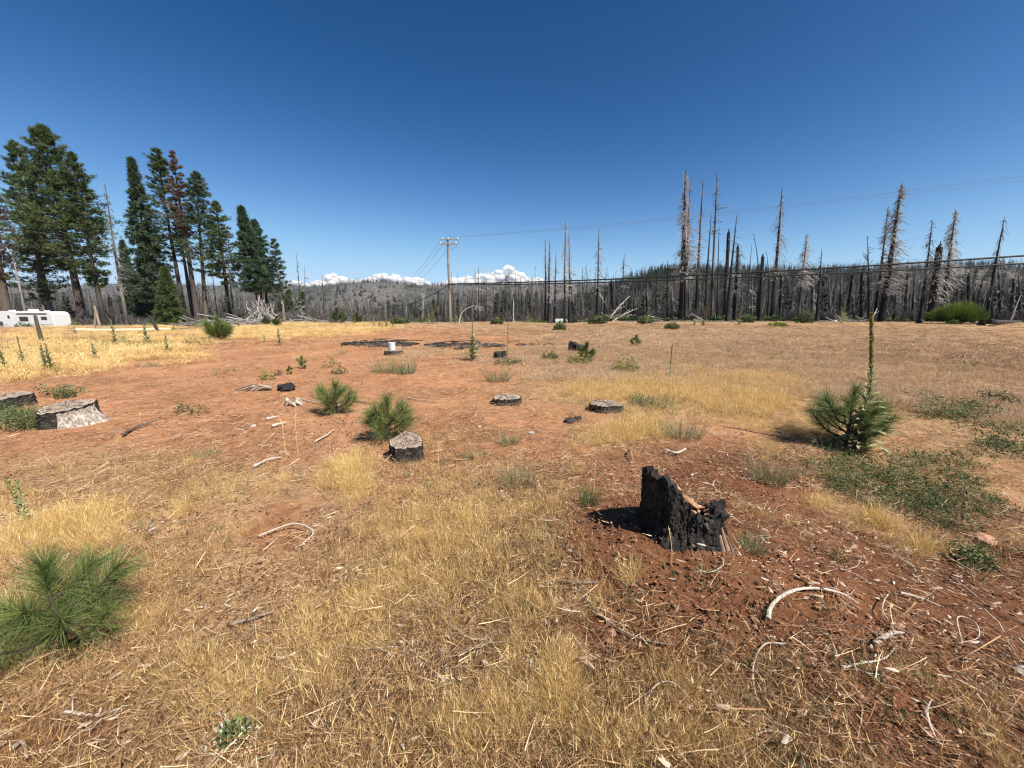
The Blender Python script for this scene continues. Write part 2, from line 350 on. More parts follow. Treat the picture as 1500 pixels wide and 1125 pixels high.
# ------------------------------------------------------------------ ground and hills
def ground_mat():
    m = bpy.data.materials.new('red_soil_with_litter'); m.use_nodes = True
    n, l = m.node_tree.nodes, m.node_tree.links; b = n['Principled BSDF']
    b.inputs['Roughness'].default_value = .95; b.inputs['Specular IOR Level'].default_value = .1
    tc = n.new('ShaderNodeTexCoord'); at_ = n.new('ShaderNodeAttribute'); at_.attribute_name = 'tv'
    def noise(s, d=6, r=.65, st=None):
        k = n.new('ShaderNodeTexNoise'); k.inputs['Scale'].default_value = s; k.inputs['Detail'].default_value = d; k.inputs['Roughness'].default_value = r
        if st:
            mp = n.new('ShaderNodeMapping'); mp.inputs['Scale'].default_value = st[:3]; mp.inputs['Rotation'].default_value = (0, 0, st[3]); l.new(tc.outputs['Object'], mp.inputs[0]); l.new(mp.outputs[0], k.inputs['Vector'])
        else: l.new(tc.outputs['Object'], k.inputs['Vector'])
        return k.outputs['Fac']
    def ramp(s, cols):
        k = n.new('ShaderNodeValToRGB'); e = k.color_ramp.elements
        while len(e) < len(cols): e.new(.5)
        for i, c in enumerate(cols): e[i].position = c[3]; e[i].color = (*c[:3], 1)
        l.new(s, k.inputs[0]); return k.outputs[0]
    def mix(f, a, c, t='MIX'):
        k = n.new('ShaderNodeMix'); k.data_type = 'RGBA'; k.blend_type = t
        (l.new(f, k.inputs[0]) if not isinstance(f, float) else setattr(k.inputs[0], 'default_value', f))
        l.new(a, k.inputs[6]); l.new(c, k.inputs[7]); return k.outputs[2]
    def math_(op, a, b_):
        k = n.new('ShaderNodeMath'); k.operation = op
        for i, v in enumerate((a, b_)):
            if isinstance(v, (int, float)): k.inputs[i].default_value = v
            else: l.new(v, k.inputs[i])
        return k.outputs[0]
    big = noise(.6, 5); mid = noise(6, 7, .7); fine = noise(70, 6, .75)
    soil = ramp(math_('ADD', math_('MULTIPLY', big, .5), math_('MULTIPLY', mid, .5)), [(.19, .086, .041, .32), (.335, .163, .082, .5), (.46, .25, .138, .68)])
    soil = mix(ramp(fine, [(0, 0, 0, .45), (.55, .55, .55, .75)]), soil, ramp(mid, [(.10, .045, .025, .3), (.40, .235, .14, .8)]))
    lit1 = ramp(noise(28, 6, .7, (1, 6, 1, .6)), [(.10, .055, .03, .3), (.30, .18, .09, .5), (.56, .40, .22, .72)])
    lit2 = ramp(noise(34, 6, .7, (6, 1, 1, .3)), [(.12, .062, .035, .3), (.33, .20, .105, .5), (.52, .37, .21, .7)])
    lit = mix(mid, lit1, lit2)
    f = math_('ADD', at_.outputs['Fac'], math_('MULTIPLY', math_('SUBTRACT', noise(3.0, 7, .75), .5), 1.3))
    fr = ramp(f, [(0, 0, 0, .35), (1, 1, 1, .75)])
    dk = n.new('ShaderNodeAttribute'); dk.attribute_name = 'dug'     # freshly turned, darker earth round the burnt stump
    dsoil = ramp(math_('ADD', math_('MULTIPLY', mid, .6), math_('MULTIPLY', fine, .4)), [(.065, .026, .013, .32), (.14, .058, .028, .5), (.23, .105, .055, .7)])
    soil = mix(dk.outputs['Fac'], soil, dsoil)
    col = mix(fr, soil, lit)
    l.new(col, b.inputs['Base Color'])
    bp = n.new('ShaderNodeBump'); bp.inputs['Strength'].default_value = .9; bp.inputs['Distance'].default_value = .012
    h = math_('ADD', math_('MULTIPLY', noise(24, 9, .75), 1.6), math_('MULTIPLY', fine, .6)); l.new(h, bp.inputs['Height'])
    bp2 = n.new('ShaderNodeBump'); bp2.inputs['Strength'].default_value = .8; bp2.inputs['Distance'].default_value = .06
    l.new(noise(3.5, 6, .6), bp2.inputs['Height']); l.new(bp.outputs[0], bp2.inputs['Normal']); l.new(bp2.outputs[0], b.inputs['Normal'])
    return m
def polar(name, r0, r1, nr, a0, a1, na, mat_, cy=0.0, disp=True):
    rr = r0 * (r1 / r0) ** (np.arange(nr) / (nr - 1)); aa = np.linspace(a0, a1, na)
    Rr, A = np.meshgrid(rr, aa, indexing='ij')
    X = Rr * np.sin(A); Y = Rr * np.cos(A) + cy
    Z = H(X, Y)
    if disp:
        fade = np.clip(1.6 / (Rr + 1), 0, 1)
        Z = Z + fade * (0.024 * fbm(X * 7, Y * 7, 4, 71) + 0.008 * np.abs(fbm(X * 26, Y * 26, 3, 77))) 
    V = np.stack([X, Y, Z], -1).reshape(-1, 3)
    i, j = np.meshgrid(np.arange(nr - 1), np.arange(na - 1), indexing='ij')
    Q = np.stack([i * na + j, i * na + j + 1, (i + 1) * na + j + 1, (i + 1) * na + j], -1).reshape(-1, 4)[:, ::-1]
    g, t, b, w = zones(X.ravel(), Y.ravel())
    c = np.clip(.27 + .75 * g + .6 * t + .4 * w - .62 * b, 0, 1)
    mb = MB(); mb.add(V, None, Q, c)
    o = mb.obj(name, mat_, smooth=True); o['kind'] = 'structure'
    px, py = proj(X.ravel(), Y.ravel(), Z.ravel()); px = px + 60 * fbm(X.ravel() * 1.2, Y.ravel() * 1.2, 3, 88) * np.clip(4 / (Rr.ravel() + 1), .1, 1); dug = np.clip(zone(px, py, DUG) * 1.15, 0, 1) * (py > 640)
    a_ = o.data.attributes.new('dug', 'FLOAT', 'POINT'); a_.data.foreach_set('value', dug.astype(np.float32)); return o
DUG = [(1000, 820, 230, 150, 1), (1250, 930, 260, 140, 1), (1400, 1050, 260, 160, 1), (900, 1000, 260, 120, .6), (450, 950, 420, 200, .4), (80, 1080, 160, 80, .8), (1450, 860, 120, 70, .8), (1090, 690, 90, 40, .8)]
GM = ground_mat()
polar('ground', .25, 112, 500, R(-112), R(112), 680, GM, cy=-.6)

def hills_mat():
    m = bpy.data.materials.new('burnt_hillside'); m.use_nodes = True
    n, l = m.node_tree.nodes, m.node_tree.links; b = n['Principled BSDF']; b.inputs['Roughness'].default_value = 1; b.inputs['Specular IOR Level'].default_value = 0
    tc = n.new('ShaderNodeTexCoord')
    def noise(s, d=5, st=None):
        k = n.new('ShaderNodeTexNoise'); k.inputs['Scale'].default_value = s; k.inputs['Detail'].default_value = d; k.inputs['Roughness'].default_value = .65
        if st:
            mp = n.new('ShaderNodeMapping'); mp.inputs['Scale'].default_value = st; l.new(tc.outputs['Object'], mp.inputs[0]); l.new(mp.outputs[0], k.inputs['Vector'])
        else: l.new(tc.outputs['Object'], k.inputs['Vector'])
        return k.outputs['Fac']
    def ramp(s, cols):
        k = n.new('ShaderNodeValToRGB'); e = k.color_ramp.elements
        while len(e) < len(cols): e.new(.5)
        for i, c in enumerate(cols): e[i].position = c[3]; e[i].color = (*c[:3], 1)
        l.new(s, k.inputs[0]); return k.outputs[0]
    k = n.new('ShaderNodeMix'); k.data_type = 'RGBA'
    l.new(ramp(noise(.0035, 7, (1, .5, 1)), [(0, 0, 0, .50), (1, 1, 1, .60)]), k.inputs[0])
    l.new(ramp(noise(.05, 9), [(.065, .060, .055, .3), (.11, .10, .09, .5), (.17, .152, .135, .72)]), k.inputs[6])
    l.new(ramp(noise(.08, 6), [(.022, .034, .02, .3), (.06, .075, .04, .7)]), k.inputs[7])
    l.new(k.outputs[2], b.inputs['Base Color'])
    bp = n.new('ShaderNodeBump'); bp.inputs['Strength'].default_value = 1; bp.inputs['Distance'].default_value = 9; l.new(noise(.06, 8), bp.inputs['Height']); l.new(bp.outputs[0], b.inputs['Normal'])
    return m
polar('hills', 110, 5200, 270, R(-66), R(66), 420, hills_mat(), cy=-.6, disp=False)

# ------------------------------------------------------------------ scatter: one object whose own mesh holds the little pieces and the points they repeat at
def scatter(name, protos, mats, P, rot, scl, ti, vid=None, label=None, rs=NP):
    V, T, Q, C, TM, QM, pid = [], [], [], [], [], [], []; off = 0
    for k, mb in enumerate(protos):
        v, t, q, c, tm, qm = mb.arrays()
        V.append(v); T.append(t + off); Q.append(q + off); C.append(c); TM.append(tm); QM.append(qm); pid.append(np.full(len(v), k)); off += len(v)
    n = len(P); 
    V.append(np.asarray(P, float)); C.append(np.zeros(n)); pid.append(np.full(n, -1))
    big = MB(); big.V = V; big.T = T; big.Q = Q; big.C = C; big.TM = TM; big.QM = QM
    if vid is None: vid = rs.randint(0, len(protos), n)
    z = np.zeros((off, 3))
    scl = np.asarray(scl, float); scl = np.repeat(scl[:, None], 3, 1) if scl.ndim == 1 else scl
    me = big.mesh(name, mats, extra={
        'pid': ('INT', np.concatenate(pid).astype(np.int32)),
        'vid': ('INT', np.concatenate([np.zeros(off), vid]).astype(np.int32)),
        'rot': ('FLOAT_VECTOR', np.vstack([z, rot]).astype(np.float32)),
        'scl': ('FLOAT_VECTOR', np.vstack([z + 1, scl]).astype(np.float32)),
        'ti': ('FLOAT', np.concatenate([np.zeros(off), np.broadcast_to(ti, (n,))]).astype(np.float32))})
    o = bpy.data.objects.new(name, me); COL.objects.link(o); o['kind'] = 'stuff'
    if label: o['label'] = label
    ng = bpy.data.node_groups.new(name + '_scatter', 'GeometryNodeTree')
    ng.interface.new_socket('Geometry', in_out='INPUT', socket_type='NodeSocketGeometry'); ng.interface.new_socket('Geometry', in_out='OUTPUT', socket_type='NodeSocketGeometry')
    N, L = ng.nodes, ng.links; gi = N.new('NodeGroupInput'); go = N.new('NodeGroupOutput')
    def named(nm, ty):
        a = N.new('GeometryNodeInputNamedAttribute'); a.data_type = ty; a.inputs['Name'].default_value = nm
        return next(s for s in a.outputs if s.enabled)
    pidn = named('pid', 'INT')
    def sep(k):
        c = N.new('FunctionNodeCompare'); c.data_type = 'INT'; c.operation = 'EQUAL'
        ins = [s for s in c.inputs if s.type == 'INT']; L.new(pidn, ins[0]); ins[1].default_value = k
        s = N.new('GeometryNodeSeparateGeometry'); s.domain = 'POINT'; L.new(gi.outputs[0], s.inputs['Geometry']); L.new(c.outputs[0], s.inputs['Selection']); return s.outputs['Selection']
    j = N.new('GeometryNodeJoinGeometry')
    for k in reversed(range(len(protos))):
        g = N.new('GeometryNodeGeometryToInstance'); L.new(sep(k), g.inputs[0]); L.new(g.outputs[0], j.inputs[0])
    ip = N.new('GeometryNodeInstanceOnPoints'); L.new(sep(-1), ip.inputs['Points']); L.new(j.outputs[0], ip.inputs['Instance'])
    ip.inputs['Pick Instance'].default_value = True
    L.new(named('vid', 'INT'), ip.inputs['Instance Index']); L.new(named('rot', 'FLOAT_VECTOR'), ip.inputs['Rotation']); L.new(named('scl', 'FLOAT_VECTOR'), ip.inputs['Scale'])
    L.new(ip.outputs[0], go.inputs[0])
    md = o.modifiers.new('scatter', 'NODES'); md.node_group = ng
    return o

def sample(n, r0, r1, a=66, rs=NP):
    "points with density falling as 1/r^2"
    r = r0 * (r1 / r0) ** rs.uniform(0, 1, n); th = R(a) * rs.uniform(-1, 1, n)
    return r * np.sin(th), r * np.cos(th) - .3
def upright(n, tilt, rs=NP):
    return np.stack([rs.normal(0, tilt, n), rs.normal(0, tilt, n), rs.uniform(0, 6.283, n)], 1)
def onground(x, y, dz=0.0): return np.stack([x, y, H(x, y) + dz], 1)

# ---- grass tuft shapes
def tuft(n, rad, h, w, lean, seed, seg=3, bend=.35, hv=.45, heads=False, seedh=.0):
    rs = np.random.RandomState(seed); mb = MB()
    a = rs.uniform(0, 6.283, n); q = rad * np.sqrt(rs.uniform(0, 1, n))
    P = np.stack([q * np.cos(a), q * np.sin(a), np.full(n, -.01)], 1)
    d = np.stack([np.cos(a) * lean * rs.uniform(.1, 1.4, n) + rs.normal(0, lean * .4, n), np.sin(a) * lean * rs.uniform(.1, 1.4, n) + rs.normal(0, lean * .4, n), np.ones(n)], 1)
    L_ = h * (1 - hv * rs.uniform(0, 1, n) ** 1.2); cc = rs.uniform(.15, .85, n)
    blades(mb, P, d, L_, w * rs.uniform(.6, 1.3, n), bend, seg, cc, rs=rs, droop=.15)
    if heads:
        k = max(3, n // 6); dn = d[:k] / np.linalg.norm(d[:k], axis=1)[:, None]
        blades(mb, P[:k] + dn * (L_[:k] * .8)[:, None], dn + rs.normal(0, .15, (k, 3)), h * .22, w * 1.9, .2, 2, .8, rs=rs)
    return mb
def flatlitter(n, rad, L0, L1, w, seed, zmax=.03, cur=.5):
    rs = np.random.RandomState(seed); mb = MB()
    a = rs.uniform(0, 6.283, n); q = rad * np.sqrt(rs.uniform(0, 1, n)); b = rs.uniform(0, 6.283, n)
    P = np.stack([q * np.cos(a), q * np.sin(a), rs.uniform(-.002, zmax, n)], 1)
    d = np.stack([np.cos(b), np.sin(b), rs.normal(0, .13, n)], 1)
    L_ = rs.uniform(L0, L1, n) * rs.uniform(.4, 1, n); P[:, :2] -= d[:, :2] * L_[:, None] * .5
    blades(mb, P, d, L_, w * rs.uniform(.5, 1.5, n), cur, 3, rs.uniform(0, 1, n) ** 1.2, rs=rs)
    return mb
def chips(n, rad, s, seed, mode='chip'):
    rs = np.random.RandomState(seed); mb = MB()
    for k in range(n):
        a = rs.uniform(0, 6.283); q = rad * math.sqrt(rs.uniform()); c = (q * math.cos(a), q * math.sin(a), rs.uniform(-.003, .012))
        if mode == 'chip':
            l_ = s * rs.uniform(.5, 1.6); blob(mb, c, (l_, l_ * rs.uniform(.15, .4), l_ * .12), rs, .3, 1, rs.uniform(0, 1))
        else:
            l_ = s * rs.uniform(.3, 1.2) ** 1.5; blob(mb, (c[0], c[1], -l_ * .1), (l_, l_ * .8, l_ * .6), rs, .28, 1, rs.uniform(.1, .9))
    return mb

rs = np.random.RandomState(5)
# short dry grass, single tufts close by
near_t = [tuft(24, .05, .10, .0014, .7, 100 + i, bend=.8) for i in range(5)] + [tuft(14, .03, .17, .0013, .45, 120 + i, bend=.5, heads=True) for i in range(4)]
x, y = sample(90000, .7, 9.5, rs=rs); g, t, b, w = zones(x, y)
pt = np.clip(t * .95 + .15 * g + .02 - .9 * b + 1.9 * (fbm(x * 1.35, y * 1.35, 4, 90) - .10), .012, 1); keep = rs.uniform(0, 1, len(x)) < pt * .42
x, y = x[keep], y[keep]; n = len(x)
scatter('dry_grass', near_t, [M['tan']], onground(x, y), upright(n, .22, rs), rs.uniform(.4, 1.2, n), rs.normal(.0, .2, n), rs=rs, label='short tan dry grass growing close to the camera')
# golden long grass close by
near_g = [tuft(44, .06, .30, .0017, .40, 140 + i, bend=.45, heads=(i % 2 == 0), seg=4) for i in range(5)]
x, y = sample(110000, .7, 17, rs=rs); g, t, b, w = zones(x, y)
keep = rs.uniform(0, 1, len(x)) < np.clip(g * 1.45 - .25 - .3 * b + .8 * fbm(x * 1.6, y * 1.6, 3, 97) * (g > .12), 0, 1) * .75 + .16 * (fbm(x * 2.7, y * 2.7, 3, 92) > .30) * (1 - b); x, y, g = x[keep], y[keep], g[keep]; n = len(x)
scatter('golden_grass', near_g, [M['gold']], onground(x, y), upright(n, .18, rs), rs.uniform(.4, .9, n) * (.55 + .45 * g) * np.clip(np.hypot(x, y) / 9, 1, 1.5), rs.uniform(-.2, .25, n), rs=rs, label='long golden dry grass in clumps')
# field grass further out in wider patches
def patchy(n, rad, h, w, lean, seed, heads=False): return tuft(n, rad, h, w, lean, seed, seg=2, bend=.5, hv=.6, heads=heads)
far_p = [patchy(170, .30, .15, .0032, .7, 160 + i) for i in range(4)] + [patchy(110, .30, .17, .0070, .6, 166 + i) for i in range(4)]
x, y = sample(80000, 9.0, 100, a=60, rs=rs); g, t, b, w = zones(x, y)
keep = rs.uniform(0, 1, len(x)) < np.clip(1.0 * t + .2 * g + .02 - 1.0 * b + .9 * (fbm(x * .5, y * .5, 4, 95) - .12), .0, 1) * .5; x, y = x[keep], y[keep]; n = len(x); vv = np.where(np.hypot(x, y) < 17, rs.randint(0, 4, n), rs.randint(4, 8, n))
scatter('field_grass', far_p, [M['field']], onground(x, y), upright(n, .08, rs), np.stack([rs.uniform(.6, 1.4, n), rs.uniform(.6, 1.4, n), rs.uniform(.5, 1.25, n)], 1), rs.normal(.05, .15, n) + .25 * fbm(x * .15, y * .15, 3, 93), vv, rs=rs, label='pinkish tan dry grass covering the far field')
far_g = [patchy(150, .32, .34, .0055, .5, 180 + i, heads=True) for i in range(5)]
x, y = sample(60000, 14, 70, a=60, rs=rs); g, t, b, w = zones(x, y)
keep = rs.uniform(0, 1, len(x)) < np.clip(g * 1.1 - .34 + 1.5 * fbm(x * .35, y * .7, 4, 96) * (g > .15), .02, 1) * .40 * (g > .08); x, y = x[keep], y[keep]; n = len(x)
scatter('far_golden_grass', far_g, [M['gold']], onground(x, y), upright(n, .08, rs), np.stack([rs.uniform(.6, 1.3, n), rs.uniform(.6, 1.3, n), rs.uniform(.35, 1.0, n)], 1), rs.normal(.05, .2, n), rs=rs, label='tall golden grass along the left edge of the field')
# straw and twig litter
lit = [flatlitter(34, .15, .05, .16, .0017, 200 + i) for i in range(5)] + [flatlitter(8, .16, .12, .34, .0028, 220 + i, .05, .35) for i in range(2)]
x, y = sample(95000, .7, 45, rs=rs); g, t, b, w = zones(x, y)
keep = rs.uniform(0, 1, len(x)) < np.clip(.46 + .5 * t + .2 * g - .30 * b + 1.0 * fbm(x * 1.5, y * 1.5, 3, 98), .03, 1) * .48 * (1 - .5 * (np.hypot(x, y) < 4.5)) * (1 - .8 * np.exp(-((x - MX) / .8) ** 2 - ((y - MY) / .7) ** 2)); x, y = x[keep], y[keep]; n = len(x)
scatter('straw_litter', lit, [M['straw']], onground(x, y, .008), upright(n, .10, rs), rs.uniform(.6, 1.3, n) * np.clip(np.hypot(x, y) / 9, 1, 2.6), rs.uniform(-.4, .2, n), rs=rs, label='broken straw and dead needles strewn over the soil')
cl = [chips(16, .19, .013, 240 + i) for i in range(4)]
x, y = sample(30000, .7, 45, rs=rs); g, t, b, w = zones(x, y)
keep = rs.uniform(0, 1, len(x)) < np.clip(.45 + .35 * b + .7 * fbm(x * 1.1, y * 1.1, 3, 99) + .15 * sstep(1.0, 3.0, x) - .6 * np.exp(-((x - 1.3) / 1.3) ** 2 - ((y - 2.2) / 1.0) ** 2), .04, 1) * .28; x, y = x[keep], y[keep]; n = len(x)
scatter('bark_chip_litter', cl, [M['chip']], onground(x, y, .006), upright(n, .12, rs), rs.uniform(.5, 1.5, n) * np.clip(np.hypot(x, y) / 9, 1, 3), rs.uniform(-.3, .25, n), rs=rs, label='bark and wood chips scattered on the soil')
cd = [chips(34, .16, .0085, 260 + i, 'clod') for i in range(4)]
x, y = sample(17000, .7, 22, rs=rs); g, t, b, w = zones(x, y)
keep = rs.uniform(0, 1, len(x)) < np.clip(.12 + .25 * b + .5 * fbm(x * 1.3, y * 1.3, 3, 101), .03, 1) * .5; x, y = x[keep], y[keep]; n = len(x)
scatter('soil_clods', cd, [M['clod']], onground(x, y, .006), upright(n, .05, rs), rs.uniform(.35, 1.4, n), rs.uniform(-.2, .2, n), rs=rs, label='small red soil clods and grit')
# curved fine twigs
tw = []
for i in range(9):
    r_ = np.random.RandomState(340 + i); mb = MB(); l_ = r_.uniform(.10, .34); cv = r_.uniform(-1.6, 1.6); P = []; a0 = 0.0; q = np.array([0., 0., .004])
    for k in range(8): P.append(q.copy()); a0 += cv / 7 + r_.normal(0, .12); q = q + np.array([math.cos(a0), math.sin(a0), 0]) * l_ / 7; q[2] = .004 + .03 * math.sin(math.pi * k / 7) * r_.uniform(0, 1)
    tube(mb, P, np.linspace(1, .4, 8) * r_.uniform(.0012, .0030), 5, r_.uniform(.2, .9), rough=.15, seed=i)
    if i % 3 == 0: tube(mb, [P[3], P[3] + np.array([.02, .05, .01]), P[3] + np.array([.05, .08, .015])], [.0018, .0014, .0008], 4, .6)
    tw.append(mb)
x, y = sample(17000, .75, 16, rs=rs); g, t, b, w = zones(x, y); keep = rs.uniform(0, 1, len(x)) < np.clip(.28 + .9 * fbm(x * .9, y * .9, 3, 107) + .45 * sstep(.6, 2.5, x) * sstep(3.2, 1.6, y), .02, 1) * .24; x, y = x[keep], y[keep]; n = len(x)
scatter('twig_litter', tw, [M['twiglit']], onground(x, y, .012), upright(n, .10, rs), rs.uniform(.5, 1.6, n), rs.normal(0, .22, n), label='fine curved twigs strewn over the soil', rs=rs)
# green ground weeds
def leafy(n, rad, h, seed, lw=.011, ll=.03):
    rs_ = np.random.RandomState(seed); mb = MB(); a = rs_.uniform(0, 6.283, n); q = rad * np.sqrt(rs_.uniform(0, 1, n))
    P = np.stack([q * np.cos(a), q * np.sin(a), rs_.uniform(0, h, n) * (1 - .6 * q / rad)], 1); D = rs_.normal(0, 1, (n, 3)); D[:, 2] = np.abs(D[:, 2]) * .6
    blades(mb, P, D, ll * rs_.uniform(.6, 1.4, n), lw * rs_.uniform(.7, 1.3, n), .4, 2, np.clip(.2 + .6 * P[:, 2] / h + rs_.normal(0, .12, n), 0, 1), rs=rs_)
    k = n // 7; P2 = P[:k].copy(); P2[:, 2] = 0; blades(mb, P2, np.stack([rs_.normal(0, .4, k), rs_.normal(0, .4, k), np.ones(k)], 1), h * 1.2, .003, .3, 2, .45, rs=rs_)
    return mb
wd = [leafy(70, .12, .09, 280 + i, .007, .022) for i in range(4)]
x, y = sample(60000, .8, 30, rs=rs); g, t, b, w = zones(x, y)
keep = rs.uniform(0, 1, len(x)) < np.clip((w - .2) * 1.0 + .9 * fbm(x * 2, y * 2, 3, 103) * (w > .12), 0, 1) * .42; x, y = x[keep], y[keep]; n = len(x)
sc_ = rs.uniform(.5, 1.2, n) * np.clip(np.hypot(x, y) / 4, 1, 3)
scatter('ground_weeds', wd, [M['weed']], onground(x, y), upright(n, .12, rs), sc_, rs.normal(.05, .2, n), rs=rs, label='low leafy green weeds spreading over the ground')
# grey green wisps mixed into the dry grass
gw = [tuft(30, .03, .11, .0028, .6, 300 + i, bend=.6) for i in range(3)]
x, y = sample(9000, .8, 34, rs=rs); g, t, b, w = zones(x, y)
keep = rs.uniform(0, 1, len(x)) < np.clip(.2 + .5 * w - .3 * b + .8 * (fbm(x * .8, y * .8, 3, 105) - .1), 0, 1) * .35; x, y = x[keep], y[keep]; n = len(x)
scatter('grey_green_wisps', gw, [M['greyweed']], onground(x, y), upright(n, .15, rs), rs.uniform(.5, 1.3, n) * np.clip(np.hypot(x, y) / 5, 1, 3), rs.uniform(-.2, .2, n), rs=rs, label='grey green wisps of weed among the dry grass')
# ------------------------------------------------------------------ stumps
def ring_stump(name, label, px, py, wpx, hpx, side, top, seed, tilt=(0, 0), flare=1.25, wob=.08, flat=1.0, depth=1.0, group='cut stumps left in the clearing'):
    p = G(px, py); zc = p.y * cp + (CZ - p.z) * sp; r = wpx / 2 * zc / F; h = hpx * zc / F / cp; rs = np.random.RandomState(seed)
    p = at(px, p.y + r * .8 * depth)
    t = thing(name, label, 'tree stump', p, 0, group)
    n, rows = 64, 12; a = np.arange(n) * 2 * math.pi / n
    lob = 1 + wob * np.sin(a * 3 + rs.uniform(0, 6)) + wob * .6 * np.sin(a * 5 + rs.uniform(0, 6)) + wob * .5 * rs.uniform(-1, 1, n)
    V = []
    for k in range(rows):
        f = k / (rows - 1); rr = r * lob * (flare - (flare - 1) * min(1, f * 1.6) ** .5) * (1 + .035 * rs.uniform(-1, 1, n))
        z = -.06 + f * (h + .06) + (tilt[0] * np.cos(a) + tilt[1] * np.sin(a)) * r * f
        V.append(np.stack([rr * np.cos(a), rr * np.sin(a) * depth, z], 1))
    V = np.concatenate(V); i, j = np.meshgrid(np.arange(rows - 1), np.arange(n), indexing='ij'); j2 = (j + 1) % n
    Q = np.stack([i * n + j, i * n + j2, (i + 1) * n + j2, (i + 1) * n + j], -1).reshape(-1, 4)
    mb = MB(); mb.add(V, None, Q, rs.uniform(.2, .8, len(V))); mb.obj('charred_bark' if side is M['char'] else 'bark', side, t)
    mb = MB(); rim = V[-n:].copy(); rings = []; K = 7
    for k in range(K):
        f = 1 - k / K; w_ = rim * np.array([f, f, 1]); w_[:, 2] = h + (tilt[0] * w_[:, 0] + tilt[1] * w_[:, 1]) + .006 + rs.uniform(-1, 1, n) * .012 * r / .3 - (.004 if k == 0 else 0)
        w_[:, :2] *= .97; rings.append(w_)
    Vt = np.vstack(rings + [[[0, 0, h + .004]]]); Qt = []; Tt = []
    for k in range(K - 1):
        for q in range(n): Qt.append((k * n + q, k * n + (q + 1) % n, (k + 1) * n + (q + 1) % n, (k + 1) * n + q))
    for q in range(n): Tt.append(((K - 1) * n + q, (K - 1) * n + (q + 1) % n, K * n))
    cc = np.concatenate([np.repeat(.25 + .5 * rs.uniform(0, 1, K), n), [.3]])
    mb.add(Vt, Tt, Qt, cc); mb.obj('cut_face', top, t)
    return t, p, r, h
M['cutgrey'] = mat('grey_cut_wood', [(.08, .058, .042), (.27, .21, .165), (.46, .41, .35)], noise=16, nmix=.45, bump=.7, bscale=30)
def add_rings(m):       # growth rings and radial drying cracks
    n, l = m.node_tree.nodes, m.node_tree.links; b = n['Principled BSDF']; c0 = b.inputs['Base Color'].links[0].from_socket
    tc = n.new('ShaderNodeTexCoord'); wv = n.new('ShaderNodeTexWave'); wv.wave_type = 'RINGS'; wv.rings_direction = 'Z'; wv.inputs['Scale'].default_value = 14; wv.inputs['Distortion'].default_value = 2.5; wv.inputs['Detail'].default_value = 2; l.new(tc.outputs['Object'], wv.inputs[0])
    sx = n.new('ShaderNodeSeparateXYZ'); l.new(tc.outputs['Object'], sx.inputs[0]); at2 = n.new('ShaderNodeMath'); at2.operation = 'ARCTAN2'; l.new(sx.outputs[1], at2.inputs[0]); l.new(sx.outputs[0], at2.inputs[1])
    nz = n.new('ShaderNodeTexNoise'); nz.noise_dimensions = '1D'; nz.inputs['Scale'].default_value = 7; nz.inputs['Detail'].default_value = 3; l.new(at2.outputs[0], nz.inputs['W'])
    cr = n.new('ShaderNodeValToRGB'); cr.color_ramp.elements[0].position = .36; cr.color_ramp.elements[0].color = (.12, .12, .12, 1); cr.color_ramp.elements[1].position = .42; l.new(nz.outputs['Fac'], cr.inputs[0])
    r2 = n.new('ShaderNodeValToRGB'); r2.color_ramp.elements[0].color = (.55, .52, .5, 1); r2.color_ramp.elements[0].position = .2; r2.color_ramp.elements[1].position = .6; l.new(wv.outputs['Fac'], r2.inputs[0])
    for s_ in (r2.outputs[0], cr.outputs[0]):
        k = n.new('ShaderNodeMix'); k.data_type = 'RGBA'; k.blend_type = 'MULTIPLY'; k.inputs[0].default_value = 1; l.new(c0, k.inputs[6]); l.new(s_, k.inputs[7]); c0 = k.outputs[2]
    l.new(c0, b.inputs['Base Color'])
add_rings(M['cutgrey'])
ring_stump('tree_stump', 'small round stump with charred side and pale top before the bushy pine seedling', 597, 677, 48, 26, M['char'], M['cutgrey'], 1, (-.06, .2))
ring_stump('tree_stump', 'low flat stump with pale cut top and black rim in the straw mid clearing', 742, 594, 42, 9, M['char'], M['cutgrey'], 2)
ring_stump('tree_stump', 'low flat stump with pale grey top half hidden in golden grass', 887, 605, 46, 10, M['char'], M['cutgrey'], 3)
bt, bp_, br, bh = ring_stump('tree_stump', 'widest stump, dark barked, with a bare white root flare on its right', 101, 626, 62, 25, M['char'], M['cutgrey'], 4, (.02, .12), 1.28, .06)
rs = np.random.RandomState(8); mb = MB()
aa = np.linspace(R(-58), R(24), 40); rws = 12; V = []
for k in range(rws):
    f = k / (rws - 1); lobe = 1 + .10 * np.sin(aa * 9 + .6) * (1 - f) + .04 * rs.uniform(-1, 1, 40)
    rr = br * (1.06 + .85 * (1 - f) ** 2.2 * lobe * (.35 + .65 * sstep(R(-58), R(-5), aa))) * (1 + .015 * rs.uniform(-1, 1, 40)); z = -.03 + f * (bh * .96 + .02) + .012 * rs.uniform(-1, 1, 40) * (k == rws - 1) + (.02 * np.cos(aa) + .12 * np.sin(aa)) * br * f
    V.append(np.stack([rr * np.cos(aa), rr * np.sin(aa), z], 1))
V = np.concatenate(V); i_, j_ = np.meshgrid(np.arange(rws - 1), np.arange(39), indexing='ij'); mb.add(V, None, np.stack([i_ * 40 + j_, i_ * 40 + j_ + 1, (i_ + 1) * 40 + j_ + 1, (i_ + 1) * 40 + j_], -1).reshape(-1, 4), np.clip(.5 + .5 * vnoise(np.arange(len(V)) * .9, np.arange(len(V)) * .02, 3), 0, 1))
mb.obj('root_flare', mat('bare_grey_root', [(.07, .05, .038), (.24, .20, .165), (.48, .44, .39)], noise=12, nmix=.5, bump=.7, bscale=30), bt)
ring_stump('tree_stump', 'flat topped stump at the very edge behind the green weeds', 8, 600, 62, 14, M['char'], M['cutgrey'], 5, (.05, .05), flare=1.08)
